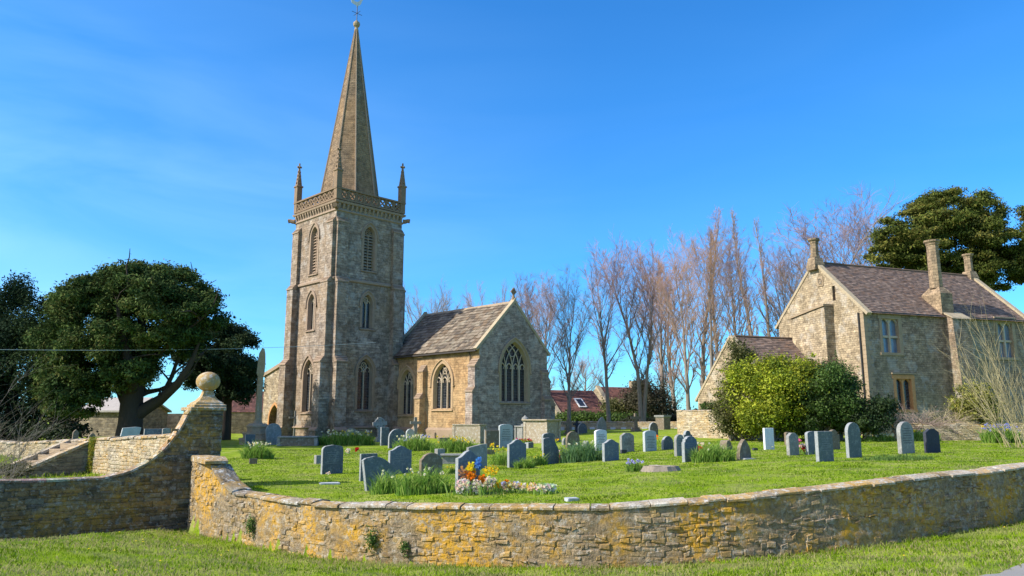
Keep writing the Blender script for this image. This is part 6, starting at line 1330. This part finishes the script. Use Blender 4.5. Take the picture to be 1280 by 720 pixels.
# small things on the grass
def small_block(x0, x1, yt, yb, mat, name, label, cat, rot=20, dep=.3):
    p = ground_hit((x0 + x1) / 2, yb); g = lz(p.x, p.y); w_ = (x1 - x0) / F * p.y; h = zpy(yt, p.x, p.y) - g; h = .035 if name == 'flat_plaque' else h; o = empty(name, (p.x, p.y, g), radians(rot), label, cat)
    bm = bmesh.new(); bmesh.ops.create_cube(bm, size=1); bmesh.ops.bevel(bm, geom=list(bm.edges), offset=.06, segments=2, affect='EDGES')
    for v in bm.verts: v.co = Vector((v.co.x * w_, v.co.y * dep, (v.co.z + .5) * (h + .04) - .04)); v.co += Vector((noise.noise(v.co * 7), noise.noise(v.co * 7 + Vector((3, 0, 0))), noise.noise(v.co * 5))) * .02
    bm_obj(bm, 'stone_block', MAT[mat], o); return o
small_block(312, 321, 573, 580, 'brown_stone', 'marker_stone', 'small brown brick like marker on the grass near the pier', 'marker stone', dep=.15)
small_block(400, 424, 599, 605, 'pale_grey', 'flat_plaque', 'flat pale plaque lying in the grass before the lone headstone', 'plaque', dep=.45)
small_block(776, 783, 562, 567, 'dark_granite', 'flower_pot_block', 'small black block at the foot of the clipped corner headstone', 'marker stone', dep=.15)
small_block(941, 947, 560, 563, 'dark_granite', 'marker_stone', 'tiny dark marker in the grass between brown gothic and white stones', 'marker stone', dep=.12)
small_block(707, 723, 622, 626, 'pale_grey', 'fallen_stone', 'small grey stone lying on the coping edge of the lawn', 'stone', dep=.2)
small_block(926, 942, 571, 574, 'pale_grey', 'flat_plaque', 'flat grey slab lying at the foot of the brown gothic headstone', 'plaque', dep=.4)
small_block(673, 683, 577, 580, 'pale_grey', 'flat_plaque', 'small pale slab at the foot of the headstone with red flowers', 'plaque', dep=.2)
small_block(608, 618, 562, 568, 'brown_stone', 'marker_stone', 'small brown stone pot holding yellow daffodils near the brown slab', 'marker stone', dep=.25)
p = ground_hit(827, 589); g = lz(p.x, p.y); o = empty('tree_stump', (p.x, p.y, g), 0, 'low sawn tree stump with pale top alone on the lawn', 'tree stump'); r = random.Random(9); rr = [1 + .16 * r.uniform(-1, 1) for _ in range(18)]
m = MB(); ring_ = lambda R, z: [(R * rr[k] * cos(k * pi / 9), R * .62 * rr[k] * sin(k * pi / 9), z) for k in range(18)]
m.loft([ring_(.64, -.05), ring_(.56, .06), ring_(.50, .15)], caps=False); m.build('bark', MAT['bark'], o); m = MB(); m.add([(a, b, c + .03 * sin(a * 9) * cos(b * 7)) for a, b, c in ring_(.50, .15)], [tuple(range(18))]); m.build('sawn_top', MAT['tomb_pale'], o)
# iron railing by the priest door
pa = ground_hit(530, 547); o = empty('iron_railing', (pa.x, pa.y, lz(pa.x, pa.y)), radians(-12), 'rusty low iron railing round a grave beside the chancel', 'railing'); m = MB(); Lr = 3.0
m.bar((0, 0, .62), (Lr, 0, .62), .04); m.bar((0, 0, .15), (Lr, 0, .15), .04); m.bar((0, .9, .62), (Lr, .9, .62), .04); m.bar((0, 0, .62), (0, .9, .62), .04); m.bar((Lr, 0, .62), (Lr, .9, .62), .04); rl = m.build('rail', MAT['rust_metal'], o)
m = MB()
for k in range(21):
    for y in (0, .9): m.tube([(k * Lr / 20, y, 0), (k * Lr / 20, y, .78)], [.014, .006], 4)
m.build('bars', MAT['rust_metal'], o)
# ================================================================== daffodils and flowers
GL = np.array([(.13, .24, .04), (.19, .33, .05), (.25, .39, .07), (.32, .43, .10)])
def clump(px0, px1, yt, yb, label, flowers=(('y', 20),), dens=1.0, name='daffodil_clump', cat='daffodils', dep=None, leafh=None, glc=None, Yd=None, grp='daffodil clumps among the graves'):
    pc = (px0 + px1) / 2; p = ground_hit(pc, yb) if Yd is None else at(pc, yb, Yd); p.z = lz(p.x, p.y); w_ = (px1 - px0) / F * p.y; h = leafh or max(.12, (zpy(yt, p.x, p.y) - p.z)); dep = dep or min(w_ * .5, .9)
    o = empty(name, (p.x, p.y + dep / 2, p.z), 0, label, cat, grp); n = int(620 * dens * max(.3, w_)); gc = GL if glc is None else np.array(glc)
    u = rng.uniform(-1, 1, (n, 2)); u = u[(u ** 2).sum(1) < 1]; n = len(u); nk = np.array([noise.noise((a * w_ * 2.2, b * 3, px0)) for a, b in u]); k = nk > -.22; u = u[k]; n = len(u)
    P = np.c_[u[:, 0] * w_ / 2, u[:, 1] * dep / 2, np.zeros(n)]; P[:, 2] += np.array([lz(p.x + a, p.y + dep / 2 + b) - p.z for a, b in P[:, :2]]); hh = h * 1.35 * rng.uniform(.45, 1.05, n) * (1 - .45 * (u ** 2).sum(1)) * (.75 + .6 * np.clip(nk[k] + .2, 0, .6))
    c = gc[rng.integers(0, len(gc), n)] * rng.uniform(.8, 1.2, (n, 1)); blade_mesh('leaves', P, hh, rng.uniform(.018, .036, n) * max(1, p.y / 28), rng.uniform(.15, 1.0, n), c, o)
    PC = dict(y=(.80, .62, .02), w=(.80, .80, .72), c=(.75, .62, .30), o=(.80, .25, .01), b=(.25, .28, .62), r=(.55, .015, .015), p=(.65, .12, .28), v=(.42, .40, .70), m=(.78, .75, .50))
    m = MB(); r = random.Random(int(px0)); cnt = 0
    for kk, nf in flowers:
        for i in range(nf):
            a = r.uniform(0, 6.28); q = sqrt(r.random()); x, y = w_ / 2 * q * cos(a) * .95, dep / 2 * q * sin(a); z = h * r.uniform(.7, 1.12); R = .045 * r.uniform(.8, 1.2) * max(1, p.y / 26); f = Vector((r.gauss(-.3, .5), r.gauss(-.9, .4), r.gauss(.3, .4))).normalized()
            u_ = f.orthogonal().normalized(); v_ = f.cross(u_); c_ = Vector((x, y, z)); cc = PC[kk]; s_ = r.uniform(.85, 1.1); cc = tuple(t_ * s_ for t_ in cc); vs = [c_ + f * .01]
            for t_ in range(12): rr = R if t_ % 2 == 0 else R * .5; vs.append(c_ + (u_ * cos(t_ * pi / 6) + v_ * sin(t_ * pi / 6)) * rr)
            m.add(vs, [(0, 1 + t_, 1 + (t_ + 1) % 12) for t_ in range(12)], cc)
            ct = [c_ + (u_ * cos(t_ * pi / 3) + v_ * sin(t_ * pi / 3)) * R * .32 + f * .0 for t_ in range(6)]; m.loft([ct, [q_ + f * R * .6 for q_ in ct]], tuple(t_ * .9 for t_ in cc) if kk != 'w' else (.8, .6, .05), caps=False); cnt += 1
    if cnt: m.build('flowers', MAT['petal'], o, uv=False)
    return o
clump(298, 338, 554, 574, 'white flecked daffodil clump just right of the gate pier', (('w', 14), ('m', 10)))
clump(396, 466, 540, 556, 'long daffodil bed under the tower corner', (('w', 26), ('y', 10), ('m', 14)), Yd=44)
clump(462, 500, 590, 618, 'leafy green clump in front of the tilted slate headstone', (('m', 3),))
clump(492, 560, 588, 619, 'widest foreground daffodil clump with few pale blooms', (('m', 7), ('w', 5)), dens=1.3)
clump(490, 540, 546, 564, 'white and blue flowered clump behind the peaked blue headstone', (('w', 26), ('v', 12), ('m', 8)))
clump(536, 600, 548, 566, 'yellow flecked daffodil row before the whitish chest tomb', (('y', 26),))
clump(643, 668, 572, 586, 'green leaves at the foot of the blue grey peaked stone', ())
clump(664, 684, 568, 582, 'small yellow tipped tuft between two slate stones', (('y', 6),))
clump(700, 757, 553, 578, 'broad grey green daffodil clump in the middle of the lawn', (('m', 6), ('w', 3)), glc=[(.13, .24, .10), (.19, .31, .14), (.15, .27, .09)], dens=1.4)
clump(783, 806, 576, 590, 'blue flowered plant beside the tree stump', (('v', 22),), dens=.9, name='flower_clump', cat='flowers')
clump(868, 922, 556, 578, 'grass green leaf clump beside red flowers and slate stones', (('m', 2), ('w', 2)), dens=1.4)
clump(1083, 1124, 543, 552, 'bed of white flowers at the foot of the round dark bush', (('w', 40), ('m', 20)), name='flower_clump', cat='flowers')
clump(1136, 1182, 538, 552, 'yellow daffodil clump behind the two rightmost headstones', (('y', 14),))
clump(1236, 1284, 532, 554, 'lush clump with blue flowers at the foot of the pale bare shrub', (('b', 36), ('v', 20), ('y', 6)), name='flower_clump', cat='flowers')
clump(1088, 1176, 568, 576, 'long low tuft of coarse grass before the rightmost headstones', (), name='grass_tuft', cat='grass tuft', dens=.7, glc=[(.12, .2, .05), (.16, .26, .06)])
clump(864, 890, 536, 544, 'pale violet flowers below the sunlit garden wall, the left patch', (('v', 30),), name='flower_clump', cat='flowers')
clump(878, 906, 536, 545, 'pale violet flowers below the sunlit garden wall, the right patch', (('v', 30), ('y', 4)), name='flower_clump', cat='flowers')
clump(640, 666, 549, 556, 'red and purple planting at the foot of the urn tomb', (('r', 14), ('p', 8)), name='flower_clump', cat='flowers')
clump(612, 640, 560, 582, 'scattered yellow daffodils around the blue grey peaked stone', (('y', 16),), dens=.35)
clump(556, 572, 584, 592, 'little yellow daffodil group left of the flowered slate stone', (('y', 8),), dens=.5)
# arranged flowers
def bunch(px, py, parts, label, name='flower_bouquet', cat='flowers', sx=.3, sz=.2, sy=.18, green=60, grp=None, R=.03):
    p = ground_hit(px, py); g = lz(p.x, p.y); o = empty(name, (p.x, p.y, g), 0, label, cat, grp); r = random.Random(int(px * 3 + py)); m = MB()
    for c, n, (dx, dz), (wx, wz), rad in parts:
        for i in range(n):
            a = Vector((r.gauss(0, 1), r.gauss(0, 1), r.gauss(0, 1))).normalized() * r.random() ** .4; ce = Vector((dx + a.x * wx, a.y * wx * .7, max(.02, dz + a.z * wz))); s_ = rad * r.uniform(.7, 1.25); cc = tuple(q_ * r.uniform(.8, 1.15) for q_ in c); k = Vector((r.gauss(0, .4), -1, r.gauss(.5, .4))).normalized(); u_ = k.orthogonal().normalized(); v_ = k.cross(u_); vs = [ce - k * s_ * .2]
            for t_ in range(10): rr = s_ if t_ % 2 == 0 else s_ * .55; vs.append(ce + (u_ * cos(t_ * pi / 5) + v_ * sin(t_ * pi / 5)) * rr + k * s_ * .35)
            m.add(vs, [(0, 1 + t_, 1 + (t_ + 1) % 10) for t_ in range(10)], cc)
            vs = [ce + k * s_ * .45] + [ce + (u_ * cos(t_ * pi / 2.5) + v_ * sin(t_ * pi / 2.5)) * s_ * .45 + k * s_ * .05 for t_ in range(5)]; m.add(vs, [(0, 1 + t_, 1 + (t_ + 1) % 5) for t_ in range(5)], cc)
    m.build('blooms', MAT['petal'], o, uv=False); n = green; P = np.c_[rng.normal(0, sx, n), rng.normal(0, sy, n), np.zeros(n)]; blade_mesh('leaves', P, rng.uniform(.3, .9, n) * sz, rng.uniform(.02, .035, n), rng.uniform(.2, .9, n), GL[rng.integers(0, 4, n)], o); return o
WH_, CR, OR, YL, BL, RD, PK, LI = (.80, .70, .55), (.74, .58, .32), (.80, .27, .01), (.82, .62, .02), (.10, .28, .62), (.55, .012, .02), (.68, .12, .26), (.55, .52, .72)
bunch(591, 618, [(OR, 60, (-.06, .42), (.13, .14), .038), (OR, 30, (.20, .34), (.09, .09), .038), (YL, 50, (-.06, .60), (.10, .12), .036), (YL, 44, (.40, .52), (.18, .12), .034), ((.55, .28, .12), 24, (-.22, .48), (.12, .14), .035)], 'orange and yellow flower spray leaning on the tall blue slate stone', sz=.5, green=90)
bunch(598, 617, [(BL, 50, (0, .66), (.07, .16), .035)], 'blue flower spike standing among the orange flowers', sx=.08, sz=.5, green=24)
for i, (px, lab) in enumerate(((579, 'round white floral wreath cushion, leftmost below the orange flowers'), (596, 'narrow white floral cushion between two rounder ones'), (611, 'white and pink floral cushion, right of the three'))):
    bunch(px, 619 - (i == 2) * 5, [(WH_, 170 if i != 1 else 90, (0, .19), (.18 if i != 1 else .12, .16), .032), ((.6, .5, .4) if i < 2 else (.75, .55, .5), 22, (0, .15), (.16, .12), .03)], lab, name='floral_wreath', cat='wreath', sz=.15, green=20, grp='white floral wreaths')
for i, (px, py, c, lab) in enumerate(((623, 614, YL, 'yellow and cream posy beside the white cushions'), (636, 616, CR, 'cream posy with yellow centres, second along the low flower row'), (650, 616, WH_, 'white posy in the middle of the low flower row'), (664, 617, CR, 'peach cream posy right of the middle of the low flower row'), (678, 618, WH_, 'white and green posy near the right end of the low flower row'), (687, 617, (.7, .7, .55), 'small cream posy ending the low flower row'))):
    bunch(px, py, [(c, 60, (0, .14), (.19, .10), .036), (YL if i < 4 else (.3, .45, .15), 16, (0, .17), (.14, .07), .03)] + ([(LI, 12, (-.1, .2), (.1, .05), .03)] if i in (1, 2) else []), lab, name='posy', cat='posy', sz=.18, green=34, sx=.14, grp='posies laid in a row')
bunch(632, 608, [(OR, 14, (0, .12), (.12, .06), .03)], 'orange posy behind the low flower row', name='posy', cat='posy', sz=.2, green=24, sx=.12, grp='posies laid in a row')
bunch(686, 576, [(RD, 30, (-.05, .16), (.09, .10), .045)], 'bright red rose bunch at the sloping slate headstone', sz=.2, sx=.1)
bunch(698, 577, [((.38, .09, .05), 40, (0, .15), (.2, .10), .04), (WH_, 8, (0, .36), (.06, .06), .045)], 'rust coloured flower bowl with a white bloom beside the red roses', sz=.2, sx=.15)
bunch(874, 570, [(RD, 30, (0, .28), (.16, .10), .045), (OR, 8, (0, .25), (.15, .08), .04), (WH_, 8, (.14, .46), (.06, .05), .05)], 'red and white flowers beside the front slate of the overlapping group', sz=.3, sx=.2)
bunch(1000, 566, [(PK, 24, (-.1, .46), (.16, .12), .06)], 'pink flowers topping the arrangement by the clipped grey stone', sz=.3, sx=.15)
bunch(1007, 568, [(RD, 30, (.05, .22), (.24, .12), .055), (OR, 10, (.12, .14), (.14, .08), .05), (WH_, 22, (-.1, .32), (.12, .07), .055), ((.7, .5, .4), 10, (.25, .36), (.08, .08), .05)], 'red and white flower arrangement between grey and slate headstones', sz=.25, sx=.2)
bunch(435, 568, [(WH_, 40, (0, .16), (.12, .12), .045)], 'ball of white flowers right of the lone slate headstone', sz=.14, sx=.1, green=20)
bunch(446, 566, [(RD, 26, (0, .16), (.08, .1), .05)], 'small dark red flower ball beside the white one', sz=.12, sx=.08, green=14)
bunch(409, 600, [(WH_, 8, (0, .2), (.10, .06), .03)], 'few white blooms in the holder before the lone headstone', sz=.24, sx=.06, green=14)
bunch(615, 562, [(YL, 18, (0, .26), (.14, .10), .045)], 'yellow daffodils in a pot before the brown flat slab', sz=.25, sx=.1, green=24)
bunch(694, 554, [(YL, 14, (0, .2), (.25, .12), .05), (RD, 5, (.1, .2), (.1, .08), .045)], 'yellow flowers behind the red flowered slate headstone', sz=.25, sx=.25, green=30)
bunch(822, 552, [(OR, 12, (0, .26), (.09, .14), .05)], 'orange flowers between the pale engraved slab and small slate stone', sz=.25, sx=.1, green=14)
bunch(963, 562, [((.75, .6, .5), 8, (0, .1), (.12, .06), .04)], 'faded posy at the foot of the white slab', name='posy', cat='posy', sz=.12, sx=.1, green=14)
bunch(540, 562, [((.45, .3, .35), 16, (0, .24), (.2, .08), .045)], 'faded mauve flowers behind the brown rounded headstone', sz=.2, sx=.2, green=24)
# dandelion heads in the verge
r = random.Random(77)
m = MB()
for i in range(26):
    x = r.uniform(-9, 10); y = r.uniform(10, 17)
    if y > float(front(x)) - .3 or road_d(x, y) < .3: continue
    z = gz(x, y) + .09; R = .02
    m.add([(x, y, z + .012)] + [(x + R * cos(t * pi / 4), y + R * sin(t * pi / 4), z) for t in range(8)], [(0, 1 + t, 1 + (t + 1) % 8) for t in range(8)], (.8, .6, .02))
tag(m.build('dandelions', MAT['petal'], None, uv=False), kind='stuff')
for o in bpy.data.objects:
    if o.type == 'MESH' and o.parent is None and o.name in ('road',): pass
